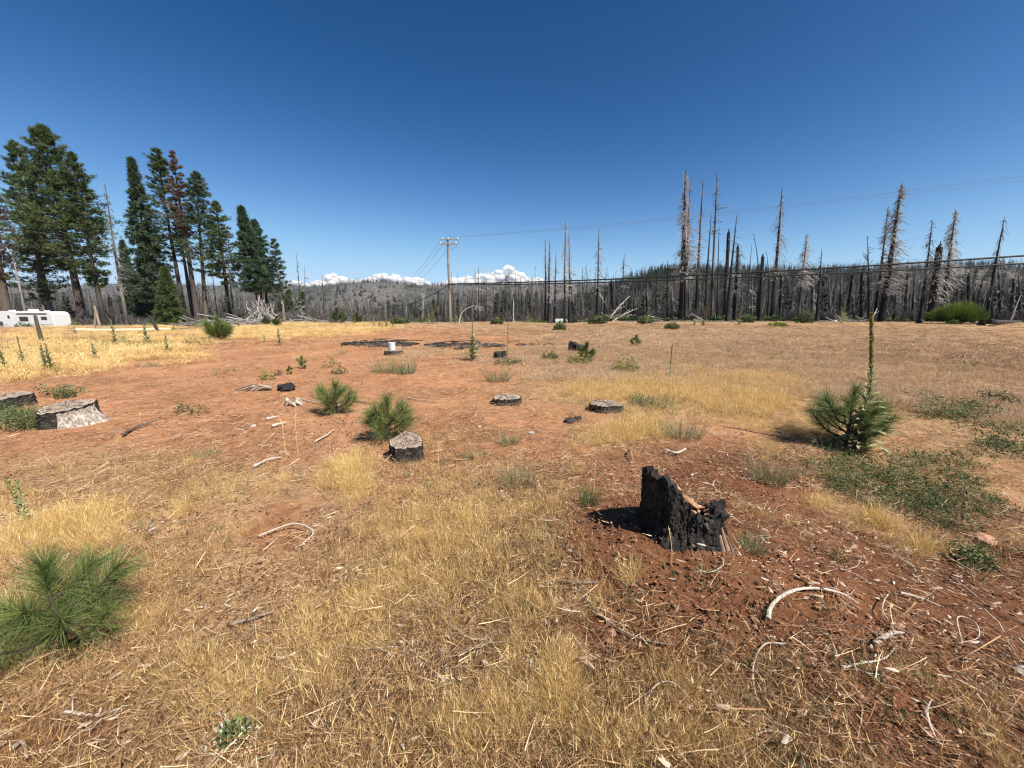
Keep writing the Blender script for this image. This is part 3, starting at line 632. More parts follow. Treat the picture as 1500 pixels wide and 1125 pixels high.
t6, p6, r6, h6 = ring_stump('tree_stump', 'small brown stump carrying the white bucket', 577, 521, 26, 7, M['pbark'], M['cutgrey'], 6)
ring_stump('tree_stump', 'little charred stump between two mullein spikes', 732, 527, 17, 10, M['char'], M['char'], 7, (.1, .1), wob=.2)
ring_stump('tree_stump', 'black burnt stump half covered by a green shrub beyond the stubble', 846, 516, 17, 10, M['char'], M['char'], 8, (-.5, .2), wob=.35)

# white bucket
def lathe(mb, prof, n=28, c=.5, m=0):
    a = np.arange(n) * 2 * math.pi / n; V = np.concatenate([np.stack([r_ * np.cos(a), r_ * np.sin(a), np.full(n, z)], 1) for r_, z in prof])
    i, j = np.meshgrid(np.arange(len(prof) - 1), np.arange(n), indexing='ij'); j2 = (j + 1) % n
    mb.add(V, None, np.stack([i * n + j, i * n + j2, (i + 1) * n + j2, (i + 1) * n + j], -1).reshape(-1, 4), c, m)
M['plastic'] = mat('white_plastic', [(.52, .53, .54), (.6, .6, .6)], rough=.4, noise=8, nmix=.4, spec=.4)
M['metal'] = mat('grey_metal', [(.25, .25, .26), (.45, .45, .46)], rough=.4, noise=8, metal=.7)
bk = thing('bucket', 'white plastic bucket standing on a small stump', 'bucket', (p6.x - .05, p6.y, p6.z + h6 + .012)); bk.scale = (.78, .78, .78)
q = MB(); lathe(q, [(.001, 0), (.135, 0), (.15, .30), (.146, .30), (.131, .006), (.001, .006)]); q.obj('body', M['plastic'], bk, smooth=False)
q = MB(); lathe(q, [(.149, .30), (.162, .30), (.162, .335), (.15, .335), (.149, .30)]); lathe(q, [(.1495, .255), (.158, .255), (.158, .265), (.1495, .265)]); q.obj('rim', M['plastic'], bk)
q = MB(); tube(q, [(.158 * math.cos(a), -.05 - .12 * math.sin(a), .29 - .15 * math.sin(a)) for a in np.linspace(0, math.pi, 9)], .003, 5); q.obj('handle', M['metal'], bk)

# the hollow burnt stump in front
M['rchip'] = mat('red_bark_chunk', [(.15, .07, .038), (.28, .155, .085), (.38, .24, .145)], noise=14, nmix=.4, bump=.6, bscale=40)
def burnt_stump():
    c = Vector((MX, MY, float(H(MX, MY)) - .05))
    t = thing('burnt_stump', 'hollow charred black stump with a tall broken left wall on the red mound', 'burnt stump', c)
    rs = np.random.RandomState(12); n, rows = 180, 44
    a = np.arange(n) * 2 * math.pi / n
    key = np.array([(-180, .40), (-165, .415), (-150, .425), (-135, .42), (-124, .39), (-116, .345), (-106, .29), (-96, .215), (-78, .175), (-62, .17), (-48, .19), (-32, .215), (-12, .22), (5, .19), (25, .15), (45, .11), (65, .10), (85, .12), (105, .18), (120, .28), (140, .36), (160, .41), (180, .43)])
    hh = np.interp(np.degrees((a + math.pi) % (2 * math.pi) - math.pi), key[:, 0], key[:, 1])
    hh = hh + .022 * vnoise(a * 9, a * 0, 5) + .02 * vnoise(a * 24, a * 0, 6)
    ro = .215 * (1 + .06 * np.sin(a * 2 + 1) + .05 * np.sin(a * 5))
    def wall(inner):
        V = []
        for k in range(rows):
            f = k / (rows - 1)
            z = -.12 + f * (hh + .12)
            fl = 1 + .42 * np.exp(-(np.clip(z + .05, 0, 1)) / .09)
            rr = ro * fl - (.0 if not inner else (.045 + .05 * (1 - f)))
            ridge = .012 * fbm(a * 14, z * 5, 3, 61) + .009 * np.abs(vnoise(a * 34, z * 26, 62))
            crack = -.014 * (np.abs(vnoise(a * 18 + 1.5 * vnoise(a * 3, z * 9, 4), z * 3, 64)) < .09)
            rr = rr + ridge + (crack if not inner else 0) - (.010 * (np.abs(vnoise(a * 5, z * 30, 66)) < .07) if not inner else 0)
            twist = .10 * z
            V.append(np.stack([rr * np.cos(a + twist) - .05 * z * (np.cos(a) < 0), rr * np.sin(a + twist) * .92, z], 1))
        return V
    A = wall(False); B = wall(True)[::-1]; V = np.concatenate(A + B); K = 2 * rows
    i, j = np.meshgrid(np.arange(K - 1), np.arange(n), indexing='ij'); j2 = (j + 1) % n
    mb = MB(); mb.add(V, None, np.stack([i * n + j, i * n + j2, (i + 1) * n + j2, (i + 1) * n + j], -1).reshape(-1, 4), np.clip(.35 + .5 * fbm(V[:, 0] * 30, V[:, 2] * 12, 3, 68), 0, 1))
    mb.obj('charred_shell', M['char'], t)
    # lumps of charcoal on the low right wall
    mb = MB()
    for k in range(34):
        an = R(rs.uniform(-95, 20)); h_ = np.interp(math.degrees(an), key[:, 0], key[:, 1]); rr = rs.uniform(.15, .24)
        s_ = rs.uniform(.010, .026); blob(mb, (rr * math.cos(an), rr * math.sin(an) * .92, h_ - rs.uniform(-.012, .05)), (s_, s_ * .8, s_ * rs.uniform(.6, 1.6)), rs, .35, 1, rs.uniform(.2, .8))
    o = mb.obj('charcoal_lumps', M['char'], t); o['kind'] = 'stuff'
    # exposed reddish wood at the right foot
    mb = MB()
    for k in range(5):
        an = R(-52 + k * 3.2); rr = .222 + .02 * rs.uniform(-1, 1)
        P = [(rr * math.cos(an), rr * math.sin(an) * .95, .13 + rs.uniform(-.03, .02)), (rr * 1.05 * math.cos(an), rr * 1.05 * math.sin(an), .09), (rr * 1.22 * math.cos(an), rr * 1.22 * math.sin(an), .0), (rr * 1.36 * math.cos(an), rr * 1.36 * math.sin(an), -.09)]
        tube(mb, P, [.004, .010, .013, .010], 7, rs.uniform(.0, .7), rough=.25, seed=k)
    mb.obj('exposed_wood', M['redwood'], t)
    mb = MB()
    for k in range(60):
        an = rs.uniform(0, 6.283); q = .19 * math.sqrt(rs.uniform()); s_ = rs.uniform(.01, .03)
        blob(mb, (q * math.cos(an), q * math.sin(an), .11 + .06 * rs.uniform()), (s_, s_, s_ * .6), rs, .3, 1, rs.uniform(0, 1))
    V, T = ICO2; mb.add(V * np.array([.19, .17, .14]) + np.array([0, 0, .0]), T, None, .3)
    o = mb.obj('ash_fill', M['rchip'], t); o['kind'] = 'stuff'
    return c
bc = burnt_stump()
rs = np.random.RandomState(14)
for (dx, dy, dz, s_, lb) in ((-.04, .10, .25, .07, 'upper orange bark chunk lying inside the hollow burnt stump'), (.06, .06, .185, .065, 'right hand orange bark chunk inside the hollow burnt stump'), (-.02, .0, .16, .055, 'lower orange bark chunk against the inner wall of the hollow burnt stump'), (.0, .12, .215, .05, 'small orange bark chunk between the upper and right ones in the hollow burnt stump')):
    mb = MB(); blob(mb, (0, 0, 0), (s_, s_ * .75, s_ * .3), rs, .16, 2, .6); o = mb.obj('bark_chunk', M['rchip']); o.location = bc + Vector((dx, dy, dz)); o.rotation_euler = (R(35), R(rs.uniform(-20, 20)), rs.uniform(0, 3))
    tag(o, lb, 'bark chunk', 'orange bark chunks in the hollow stump')

# ------------------------------------------------------------------ sticks and branches lying about
def spline(P, n=6):
    P = [Vector(p) for p in P]; Q = [P[0] * 2 - P[1]] + P + [P[-1] * 2 - P[-2]]; out = []
    for i in range(1, len(Q) - 2):
        for k in range(n):
            t_ = k / n; a, b_, c, d = Q[i - 1], Q[i], Q[i + 1], Q[i + 2]
            out.append(.5 * ((2 * b_) + (c - a) * t_ + (2 * a - 5 * b_ + 4 * c - d) * t_ ** 2 + (3 * b_ - a - 3 * c + d) * t_ ** 3))
    out.append(P[-1]); return out
def stick(pts, wpx, label, m='stick', lift=0.0, tint=.7, name='stick', cat='stick', arch=0.0, group='loose sticks on the ground', fork=None):
    P = [G(x, y) for x, y in pts]; mid = P[len(P) // 2]; zc = mid.y * cp + (CZ - mid.z) * sp; r = wpx / 2 * zc / F * .62
    S = spline(P, 7); n = len(S)
    for i, v in enumerate(S): v.z = float(H(v.x, v.y)) + r * 1.1 + .02 + lift + arch * math.sin(math.pi * i / (n - 1))
    o0 = Vector(S[n // 2]); f = np.linspace(0, 1, n)
    mb = MB(); rad = r * (1.15 - .65 * f) * (1 + .08 * np.sin(f * 21)); tube(mb, [v - o0 for v in S], rad, 8, tint, rough=.12, seed=int(pts[0][0]))
    o = mb.obj(name, M[m]); o.location = o0
    if fork is not None:
        for (k, dx, dy, dz) in fork:
            b0 = S[int(k * (n - 1))] - o0; mb = MB(); tube(mb, spline([b0, b0 + Vector((dx, dy, dz)) * .5 + Vector((0, 0, .01)), b0 + Vector((dx, dy, dz))], 4), np.linspace(r * .6, r * .2, 9), 6, tint); mb.obj('twig', M[m], o)
    return tag(o, label, cat, group)
stick([(1124, 914), (1128, 897), (1145, 880), (1172, 870), (1205, 870), (1235, 878), (1256, 892)], 8, 'thick bleached branch bowed into a half hoop on the red soil', tint=.9)
stick([(1150, 950), (1120, 950), (1104, 975), (1103, 1010), (1115, 1045), (1145, 1072), (1195, 1087)], 4, 'long thin pale branch curled like a hook among the chips', tint=.8)
stick([(858, 878), (868, 895), (885, 912), (910, 930), (945, 945), (985, 952)], 6, 'dark curved branch running down right from the dead brush', tint=.45, fork=[(.15, -.08, .06, .02), (.3, .06, .07, .02)])
stick([(818, 857), (845, 860), (875, 860)], 8, 'short thick grey stick lying level above the dark curved branch', tint=.4)
stick([(1317, 874), (1345, 881), (1378, 895)], 5, 'straight pale stick on dark soil right of the bowed branch', tint=.9)
stick([(1280, 952), (1292, 942), (1308, 935), (1322, 936)], 11, 'stubby bleached bark curl right of centre on the chips', tint=.85, name='bark_curl', cat='bark')
stick([(1233, 985), (1260, 978), (1293, 972), (1312, 952)], 5, 'wavy whitish root crossing the dry grass', tint=.95)
stick([(1354, 1048), (1358, 1065), (1370, 1094)], 8, 'thick pale stick standing out of the chips near the bottom right', tint=.85, fork=[(.1, .05, .03, .02)])
stick([(1392, 850), (1420, 872), (1441, 890)], 4, 'long dry stalk right below the creeping green weeds', tint=.8)
stick([(1385, 820), (1405, 832), (1428, 845)], 5, 'tan stalk poking from the golden grass tip', tint=.75)
stick([(1366, 994), (1400, 1002), (1450, 1028)], 4, 'thin pale stick slanting down the right hand slope', tint=.9)
stick([(940, 1050), (958, 1020), (985, 1015), (1015, 1035)], 4, 'thin pale twig bent into a low arch', tint=.85, arch=.03)
stick([(955, 1056), (985, 1060), (1010, 1078), (1050, 1098)], 4, 'forked pale twig running to the lower right', tint=.85)
stick([(816, 804), (838, 812), (862, 834)], 5, 'short dark branch at the foot of the red mound', tint=.25)
stick([(180, 641), (195, 632), (222, 622)], 6, 'dark crooked branch lying on bare soil right of the widest stump', tint=.15, fork=[(.8, .2, .15, .05)])
stick([(390, 617), (408, 613)], 5, 'short whitish stick on the clearing left of the seedlings', tint=1)
stick([(398, 628), (420, 622)], 6, 'flat pale stick, nearer one of two beside the root mound', tint=.95)
stick([(436, 586), (470, 592), (480, 580)], 3, 'thin grey stick under the lighter pine seedling', tint=.7)
stick([(372, 688), (392, 678), (412, 674)], 6, 'bundle like pale split stick in the left grass', tint=.85)
stick([(462, 650), (480, 640), (490, 632)], 4, 'thin forked pale stick left of the round stump', tint=.9)
stick([(230, 995), (262, 972), (300, 950)], 6, 'grey half buried stick in trampled straw', tint=.5)
stick([(96, 1050), (140, 1055), (178, 1045)], 7, 'whitish stick lying in dark straw at the lower left', tint=.95, fork=[(.15, -.05, .05, .02)])
stick([(20, 1105), (36, 1095), (42, 1120)], 9, 'brown bent stick in the bottom left corner', tint=.55)
stick([(340, 920), (372, 912), (402, 902)], 8, 'brown half rotten stick left of the foreground grass', tint=.5)
stick([(405, 974), (425, 968), (442, 958)], 8, 'short silver stick just below the brown half rotten one', tint=.95)
stick([(493, 951), (535, 956), (590, 953)], 5, 'level white stick among grey dead leaves', tint=.95)
stick([(440, 805), (460, 790), (430, 778), (380, 790)][::-1], 4, 'long bowed grass stem arching over bare soil', tint=.95, arch=.04, m='stick')
stick([(1, 880), (10, 876)], 3, 'stub of twig below the large seedling at the edge', tint=.6)
stick([(1300, 875), (1290, 905), (1310, 930)], 2.5, 'fine arched twig above the bark curl', tint=.9, arch=.03)
stick([(1408, 950), (1400, 915), (1425, 925), (1430, 945), (1403, 948)], 2.5, 'thin bleached twig looped like a letter on the dark chips', tint=.95, arch=.03)
stick([(975, 664), (990, 668), (1004, 662)], 7, 'short bleached stick lying behind the hollow stump', tint=1)
stick([(921, 664), (926, 678)], 5, 'short upright peg of wood behind the hollow stump', tint=.5, arch=.04)
stick([(1170, 850), (1180, 854), (1190, 860)], 7, 'flat orange bark sliver above the bowed branch', tint=.5, m='rchip', name='bark_sliver', cat='bark')
stick([(700, 790), (740, 793)], 4, 'grey twig beside the tan grass in the middle foreground', tint=.6)
stick([(1000, 1120), (1045, 1098), (1075, 1110)], 6, 'brown twig at the bottom edge', tint=.4)
stick([(1160, 1090), (1130, 1078), (1105, 1084)], 6, 'pale flat splinter near the bottom edge', tint=.9)
stick([(595, 585), (615, 588), (640, 590)], 3, 'thin stick on red soil right of the bushy seedling', tint=.7)
stick([(520, 590), (545, 594)], 4, 'dark twig in the soil between the two larger seedlings', tint=.3)

# stones
M['stone'] = mat('pale_stone', [(.18, .16, .14), (.32, .29, .26), (.45, .42, .38)], noise=8, nmix=.4, bump=.6, bscale=30)
M['rstone'] = mat('red_stone', [(.2, .09, .055), (.34, .175, .11), (.44, .27, .19)], noise=8, nmix=.4, bump=.6, bscale=40)
def stone(px, py, wpx, label, m='stone', flat=.55, seed=0, group='loose stones'):
    p = G(px, py); zc = p.y * cp + (CZ - p.z) * sp; r = wpx / 2 * zc / F; mb = MB(); r_ = np.random.RandomState(seed + int(px))
    blob(mb, (0, 0, r * flat * .4), (r, r * .8, r * flat), r_, .16, 2, .6); o = mb.obj('stone', M[m]); o.location = p
    tag(o, label, 'stone', group)
stone(1317, 583, 13, 'leftmost of three pale round stones in the dry field'); stone(1328, 585, 12, 'middle of three pale round stones in the dry field'); stone(1341, 587, 12, 'rightmost of three pale round stones in the dry field')
stone(895, 928, 15, 'angular orange stone touching the dark curved branch', 'rstone', .7)
stone(823, 1078, 11, 'small orange stone in the foreground grass', 'rstone'); stone(1272, 904, 10, 'brick red stone right of the bowed branch', 'rstone'); stone(1288, 924, 9, 'brick red stone just above the bark curl', 'rstone')
stone(888, 893, 8, 'tiny orange stone above the dark curved branch', 'rstone'); stone(778, 635, 9, 'white pebble on the soil near the blue green tuft', 'stone'); stone(702, 626, 9, 'white pebble beyond the blue green tuft', 'stone')
stone(1496, 985, 22, 'cream stone cut by the right edge', 'stone'); stone(1318, 917, 12, 'flat reddish stone between bark curl and straight pale stick', 'rstone')
stone(1440, 792, 34, 'red buried rock beside the dark green weed clump', 'rstone', .35)
stone(700, 713, 12, 'dark grey stone in the dry grass', 'char')
stone(372, 625, 9, 'small buff stone beside the root mound', 'stone'); stone(835, 618, 22, 'charcoal lump on the soil behind the pale weeds', 'char', .4); stone(847, 614, 14, 'smaller charcoal lump touching the bigger one', 'char', .5)

# old root mound with black chunk
rm = G(398, 572); rs = np.random.RandomState(31)
t = thing('root_remains', 'crumbling grey root remains with a black chunk in the clearing', 'old roots', rm)
mb = MB(); blob(mb, (.25, .1, .04), (.26, .16, .10), rs, .3, 2, .4); mb.obj('charred_chunk', M['char'], t)
mb = MB()
for k in range(16):
    a0 = rs.uniform(2.2, 4.4); l_ = rs.uniform(.25, .8); P = [(0, 0, .05), (l_ * .5 * math.cos(a0), l_ * .3 * math.sin(a0), .10 * rs.uniform(.3, 1.3)), (l_ * math.cos(a0), l_ * .5 * math.sin(a0), .01)]
    tube(mb, P, [.03, .02, .008], 6, rs.uniform(.0, .8), rough=.3, seed=k)
mb.obj('roots', M['barewood'], t)
rm2 = G(428, 594); t = thing('root_remains', 'smaller grey root stub nearer than the black chunk', 'old roots', rm2); mb = MB()
for k in range(9):
    a0 = rs.uniform(0, 6.28); l_ = rs.uniform(.1, .3); tube(mb, [(0, 0, .0), (l_ * .5 * math.cos(a0), l_ * .3 * math.sin(a0), .09 * rs.uniform(.3, 1.3)), (l_ * math.cos(a0), l_ * .5 * math.sin(a0), .01)], [.035, .03, .012], 6, rs.uniform(.3, 1), rough=.3, seed=k)
mb.obj('roots', M['barewood'], t)

# burn piles: flat beds of charcoal with burnt poles on them
def burnbed(x0, x1, y0, y1, n, label, seed):
    rs = np.random.RandomState(seed); mb = MB()
    for k in range(n):
        u = rs.uniform(-1, 1); px = (x0 + x1) / 2 + u * (x1 - x0) / 2; yy = (y0 + y1) / 2 + rs.normal(0, .28) * (y1 - y0) * math.sqrt(max(.03, 1 - abs(u) ** 1.5)); p = G(px, yy)
        s_ = rs.uniform(.03, .13); blob(mb, (p.x, p.y, p.z + .03), (s_ * rs.uniform(.8, 2.2), s_, s_ * .45), rs, .35, 1, rs.uniform(0, .9))
    o = mb.obj('burn_pile_char', M['char']); o['kind'] = 'stuff'; o['label'] = label
burnbed(505, 608, 501, 508, 420, 'black bed of charcoal behind the white bucket', 41)
burnbed(626, 738, 503, 511, 400, 'black bed of charcoal right of the white bucket', 42)
burnbed(752, 815, 505, 506.5, 34, 'thin trail of charcoal bits running right on red soil', 43)
for k, (a_, b_, w, lb) in enumerate((((500, 508), (523, 503), 5, 'leftmost burnt pole of the left charcoal bed'), ((548, 500), (572, 498), 4, 'burnt pole on the far edge of the left charcoal bed'), ((577, 501), (620, 501), 5, 'burnt pole reaching right of the white bucket'), ((530, 505), (566, 502), 5, 'burnt pole across the middle of the left charcoal bed'), ((622, 508), (664, 502), 5, 'longest burnt pole lying over the right charcoal bed'), ((668, 503), (690, 501), 4, 'short burnt pole at the back of the right charcoal bed'), ((645, 509), (700, 506), 4, 'burnt pole along the near side of the right charcoal bed'), ((752, 502), (762, 501), 3, 'charred stub behind the right mullein spike'))):
    stick([a_, ((a_[0] + b_[0]) / 2, (a_[1] + b_[1]) / 2 - .4), b_], w * .6, lb, 'char', .03, .4, 'burnt_pole', 'burnt pole', group='burnt poles on the charcoal beds')
# ------------------------------------------------------------------ pine seedlings
def needles_on(mb, S, n, L_, w, rs, ang=.75, c0=.2, c1=.9, start=.25, tip=True):
    "needles spraying from a shoot given as a point list, brush like towards its tip"
    P = np.array([tuple(v) for v in S]); seg = np.linspace(0, 1, len(P)); f = start + (1 - start) * rs.uniform(0, 1, n) ** .6
    B = np.stack([np.interp(f, seg, P[:, i]) for i in range(3)], 1); T = np.gradient(P, axis=0); T = np.stack([np.interp(f, seg, T[:, i]) for i in range(3)], 1); T /= np.linalg.norm(T, axis=1)[:, None]
    r = rs.normal(size=(n, 3)); r -= T * (r * T).sum(1)[:, None]; r /= np.linalg.norm(r, axis=1)[:, None] + 1e-9
    an = ang * (1.15 - .65 * f) * rs.uniform(.7, 1.3, n); D = T * np.cos(an)[:, None] + r * np.sin(an)[:, None]
    blades(mb, B, D, L_ * rs.uniform(.7, 1.15, n), w, .18, 3, np.clip(rs.uniform(c0, c1, n), 0, 1), rs=rs, droop=.12)
def seedling(px, py, hpx, shoots, nl, label, seed, wmul=1.0, nn=110, L=None, group='young pine seedlings in the clearing', m='young'):
    p = G(px, py); zc = p.y * cp + (CZ - p.z) * sp; h = hpx * zc / F / cp; rs = np.random.RandomState(seed)
    t = thing('pine_seedling', label, 'pine seedling', p, 0, group); L = L or .28 * h
    st = MB(); tube(st, [(0, 0, -.03), (.01 * h, 0, h * .35), (-.01 * h, 0, h * .75)], [h * .022, h * .018, h * .008], 7, .5); st.obj('stem', M['pbark'], t)
    nd = MB(); br = MB()
    sh = [(0, 0, .30, .78, 0, 0)] 
    for k in range(shoots):
        a0 = k * 2.4 + rs.uniform(-.4, .4); z0 = h * rs.uniform(.05, .5); sh.append((a0, z0, None, None, None, None))
    top = spline([(-.0, 0, h * .30), (.0, 0, h * .55), (.01, 0, h * .80)], 4); needles_on(nd, top, int(nn * 2.4), L, .0013 * wmul, rs, .8)
    for k in range(shoots):
        a0 = k * 2.4 + rs.uniform(-.4, .4); z0 = h * (.04 + .42 * (k / max(1, shoots - 1)) + rs.uniform(-.03, .03)); l_ = nl * h * rs.uniform(.7, 1.1) * (1.1 - .35 * k / shoots)
        v = Vector((math.cos(a0), math.sin(a0), 0)); P = [Vector((0, 0, z0)), Vector((0, 0, z0)) + v * l_ * .5 + Vector((0, 0, l_ * .22)), Vector((0, 0, z0)) + v * l_ * .9 + Vector((0, 0, l_ * .62))]
        S = spline(P, 4); tube(br, S, np.linspace(h * .013, h * .006, len(S)), 5, .5); needles_on(nd, S, int(nn * 1.7), L * rs.uniform(.85, 1.1), .0013 * wmul, rs, 1.1, start=.12)
    br.obj('branches', M['pbark'], t); o = nd.obj('needles', M[m], t); o['kind'] = 'stuff'
    return t
seedling(94, 952, 168, 12, .52, 'largest nearest pine seedling with long open needle sprays at the left edge', 51, 1.5, 170, L=.19)
seedling(570, 646, 76, 16, .45, 'bushy dark green pine seedling just behind the small round stump', 52, 2.5, 110, L=.19)
seedling(494, 606, 52, 14, .52, 'lighter green pine seedling left of the bushy one', 53, 2.8, 100, L=.20)
seedling(1238, 654, 104, 22, .52, 'broad pine seedling with a mullein growing through its right side', 54, 2.4, 150, L=.20)
seedling(443, 540, 20, 5, .35, 'small dense pine seedling on bare soil', 55, 3.5, 90)
seedling(424, 548, 13, 4, .4, 'tiny pine seedling left of the small dense one', 56, 3.5, 70)
seedling(322, 499, 38, 20, .50, 'large bushy pine sapling in the golden grass by the fallen log', 57, 8, 110)
seedling(931, 507, 18, 5, .4, 'small upright pine seedling in the stubble right of the burnt stump with shrub', 58, 5, 120)
seedling(858, 529, 30, 8, .4, 'dark young pine shrub growing from a burnt stump', 59, 4, 150, m='needle')
for k, (px, py, D, h, lb) in enumerate(((495, 0, 44, 1.9, 'round young pine at the far edge of the golden grass'), (524, 0, 45, 1.3, 'small young pine beside the round one at the field edge'), (390, 0, 37, .9, 'low pine sapling in front of the dead brush'), (405, 0, 36.5, .8, 'second low pine sapling in front of the dead brush'))):
    p = at(px, D); px_, py_ = proj(p.x, p.y, p.z); zc = p.y * cp + (CZ - p.z) * sp
    seedling(px, min(float(py_), 484), h / zc * F, 10, .40, lb, 60 + k, 9, 170, group='young pines at the field edge', m='needle')

# ------------------------------------------------------------------ mulleins
LEAF = {}
def mull_leaf_mesh(seed):
    if seed in LEAF: return LEAF[seed]
    rs = np.random.RandomState(seed); mb = MB(); n = 7; V = []
    for k in range(n + 1):
        f = k / n; w = .5 * .30 * math.sin(math.pi * min(1, f * .96 + .02)) ** .75; z = .28 * math.sin(f * 2.2) - .25 * f * f; wav = .02 * math.sin(k * 2.1 + seed)
        V += [(-w, f, z + wav + .05 * w), (0, f, z - .03), (w, f, z - wav + .05 * w)]
    Q = []
    for k in range(n): b_ = 3 * k; Q += [(b_, b_ + 1, b_ + 4, b_ + 3), (b_ + 1, b_ + 2, b_ + 5, b_ + 4)]
    mb.add(V, None, Q, np.clip(np.tile([.4, .9, .5], n + 1), 0, 1)); LEAF[seed] = mb.mesh('mullein_leaf', [M['mull']], smooth=True); return LEAF[seed]
def leaf_arrays(base, az, el, ln, seed=0):
    me = mull_leaf_mesh(seed % 4); V = np.array([v.co[:] for v in me.vertices]) * ln
    E = Matrix.Translation(base) @ Matrix.Rotation(az, 4, 'Z') @ Matrix.Rotation(el, 4, 'X'); V = V @ np.array(E.to_3x3()).T + np.array(base)
    return V, [tuple(p.vertices) for p in me.polygons]
def mullein(px, py, hpx, label, seed, nleaf=16, lw=.30, spike=.5, lean=(0, 0), parts=False, group='mullein plants standing in the dry grass', p=None, h=None, leafm=None, name='mullein_plant'):
    p = p or G(px, py); zc = p.y * cp + (CZ - p.z) * sp; h = h or hpx * zc / F / cp; rs = np.random.RandomState(seed)
    if spike < .15: spike = 0
    t = thing(name, label, 'mullein', p, 0, group)
    S = spline([(0, 0, 0), (lean[0] * h * .3, lean[1] * h * .3, h * .5), (lean[0] * h, lean[1] * h, h)], 8)
    ksp = int(len(S) * (1 - spike)); wst = h * .009 if parts else max(.012, h * .012)
    ns_ = len(S[:ksp + 1]); mb = MB(); tube(mb, S[:ksp + 1], np.linspace(wst, wst * .8, ns_), 6, .5); mb.obj('stalk', M['mull'], t)
    if spike > 0:
        mb = MB(); n = len(S) - ksp; tube(mb, S[ksp:], np.linspace(wst * 1.1, wst * .8, n), 7, .4)
        for k in range(int(260 if parts else 26)):
            f = rs.uniform(); q = S[ksp] .lerp(S[-1], f); a0 = rs.uniform(0, 6.283); r_ = wst * 1.2; s_ = wst * (rs.uniform(.22, .5) if parts else rs.uniform(.45, .8))
            blob(mb, q + Vector((math.cos(a0) * r_, math.sin(a0) * r_, 0)), (s_, s_, s_ * 1.2), rs, .25, 1, rs.uniform(0, 1))
        mb.obj('flower_spike', M['mullspike'], t)
    lf = MB()
    for k in range(nleaf):
        f = (k / nleaf) ** 1.1 * (1 - spike) * .98; q = Vector(S[0]).lerp(Vector(S[min(ksp, len(S) - 1)]), min(1, f / max(.01, 1 - spike)))
        a0 = k * 2.4 + rs.uniform(-.3, .3); ln = h * lw * (1.0 - (.75 if parts else .5) * f / max(.05, 1 - spike)) * rs.uniform(.75, 1.1); el = rs.uniform(.15, .5) + .9 * f
        if parts:
            inst('leaf', mull_leaf_mesh(k % 4), t, q, (el, 0, a0), ln)
        else:
            V, Q = leaf_arrays(q, a0, el, ln, k); lf.add(V, None, Q, rs.uniform(.45, 1.0))
    if not parts: o = lf.obj('leaves', M['mull'], t); o['kind'] = 'stuff'
    return t
mullein(1264, 664, 199, 'tallest mullein with a thick yellow flower spike rising through the pine seedling', 70, 70, .20, .36, (-.115, 0), True)
mullein(693, 529, 60, 'pale mullein with a tall spike right of the charcoal bed', 71, 40, .30, .42)
mullein(744, 520, 44, 'thin mullein beside the little charred stump', 72, 16, .2, .5)
mullein(981, 553, 48, 'slender lone mullein in the middle of the golden grass', 73, 12, .13, .55)
mullein(246, 516, 24, 'short dark mullein where golden grass meets bare soil', 74, 22, .42, .15)
mullein(140, 529, 26, 'mullein rosette with two short stalks in the left grass', 75, 22, .42, .2)
mullein(76, 545, 42, 'leafiest grey green mullein at the near edge of the left golden grass', 76, 30, .36, .25)
mullein(68, 542, 36, 'leafy mullein touching the leafiest one on its left side', 77, 28, .36, .2)
mullein(36, 538, 45, 'tall thin brownish mullein at far left', 78, 20, .3, .45)
mullein(8, 545, 32, 'leafy mullein cut by the left edge', 79, 26, .38, .2)
mullein(170, 508, 40, 'tall leafy mullein below the fallen pale log', 80, 28, .32, .35)
mullein(216, 504, 24, 'round leafy mullein under the dark leaning post', 81, 26, .5, .0)
mullein(410, 506, 24, 'small dark mullein on the edge of the golden grass', 82, 22, .42, .15)
mullein(388, 501, 12, 'dark stubby mullein right of the pine sapling', 83, 12, .6, 0)
mullein(40, 768, 70, 'yellowing mullein spike at the left behind the largest seedling', 84, 22, .26, .4, (-.2, 0))
mullein(30, 730, 28, 'dark leafy weed at the left behind the golden grass', 85, 14, .5, 0, leafm='weed')
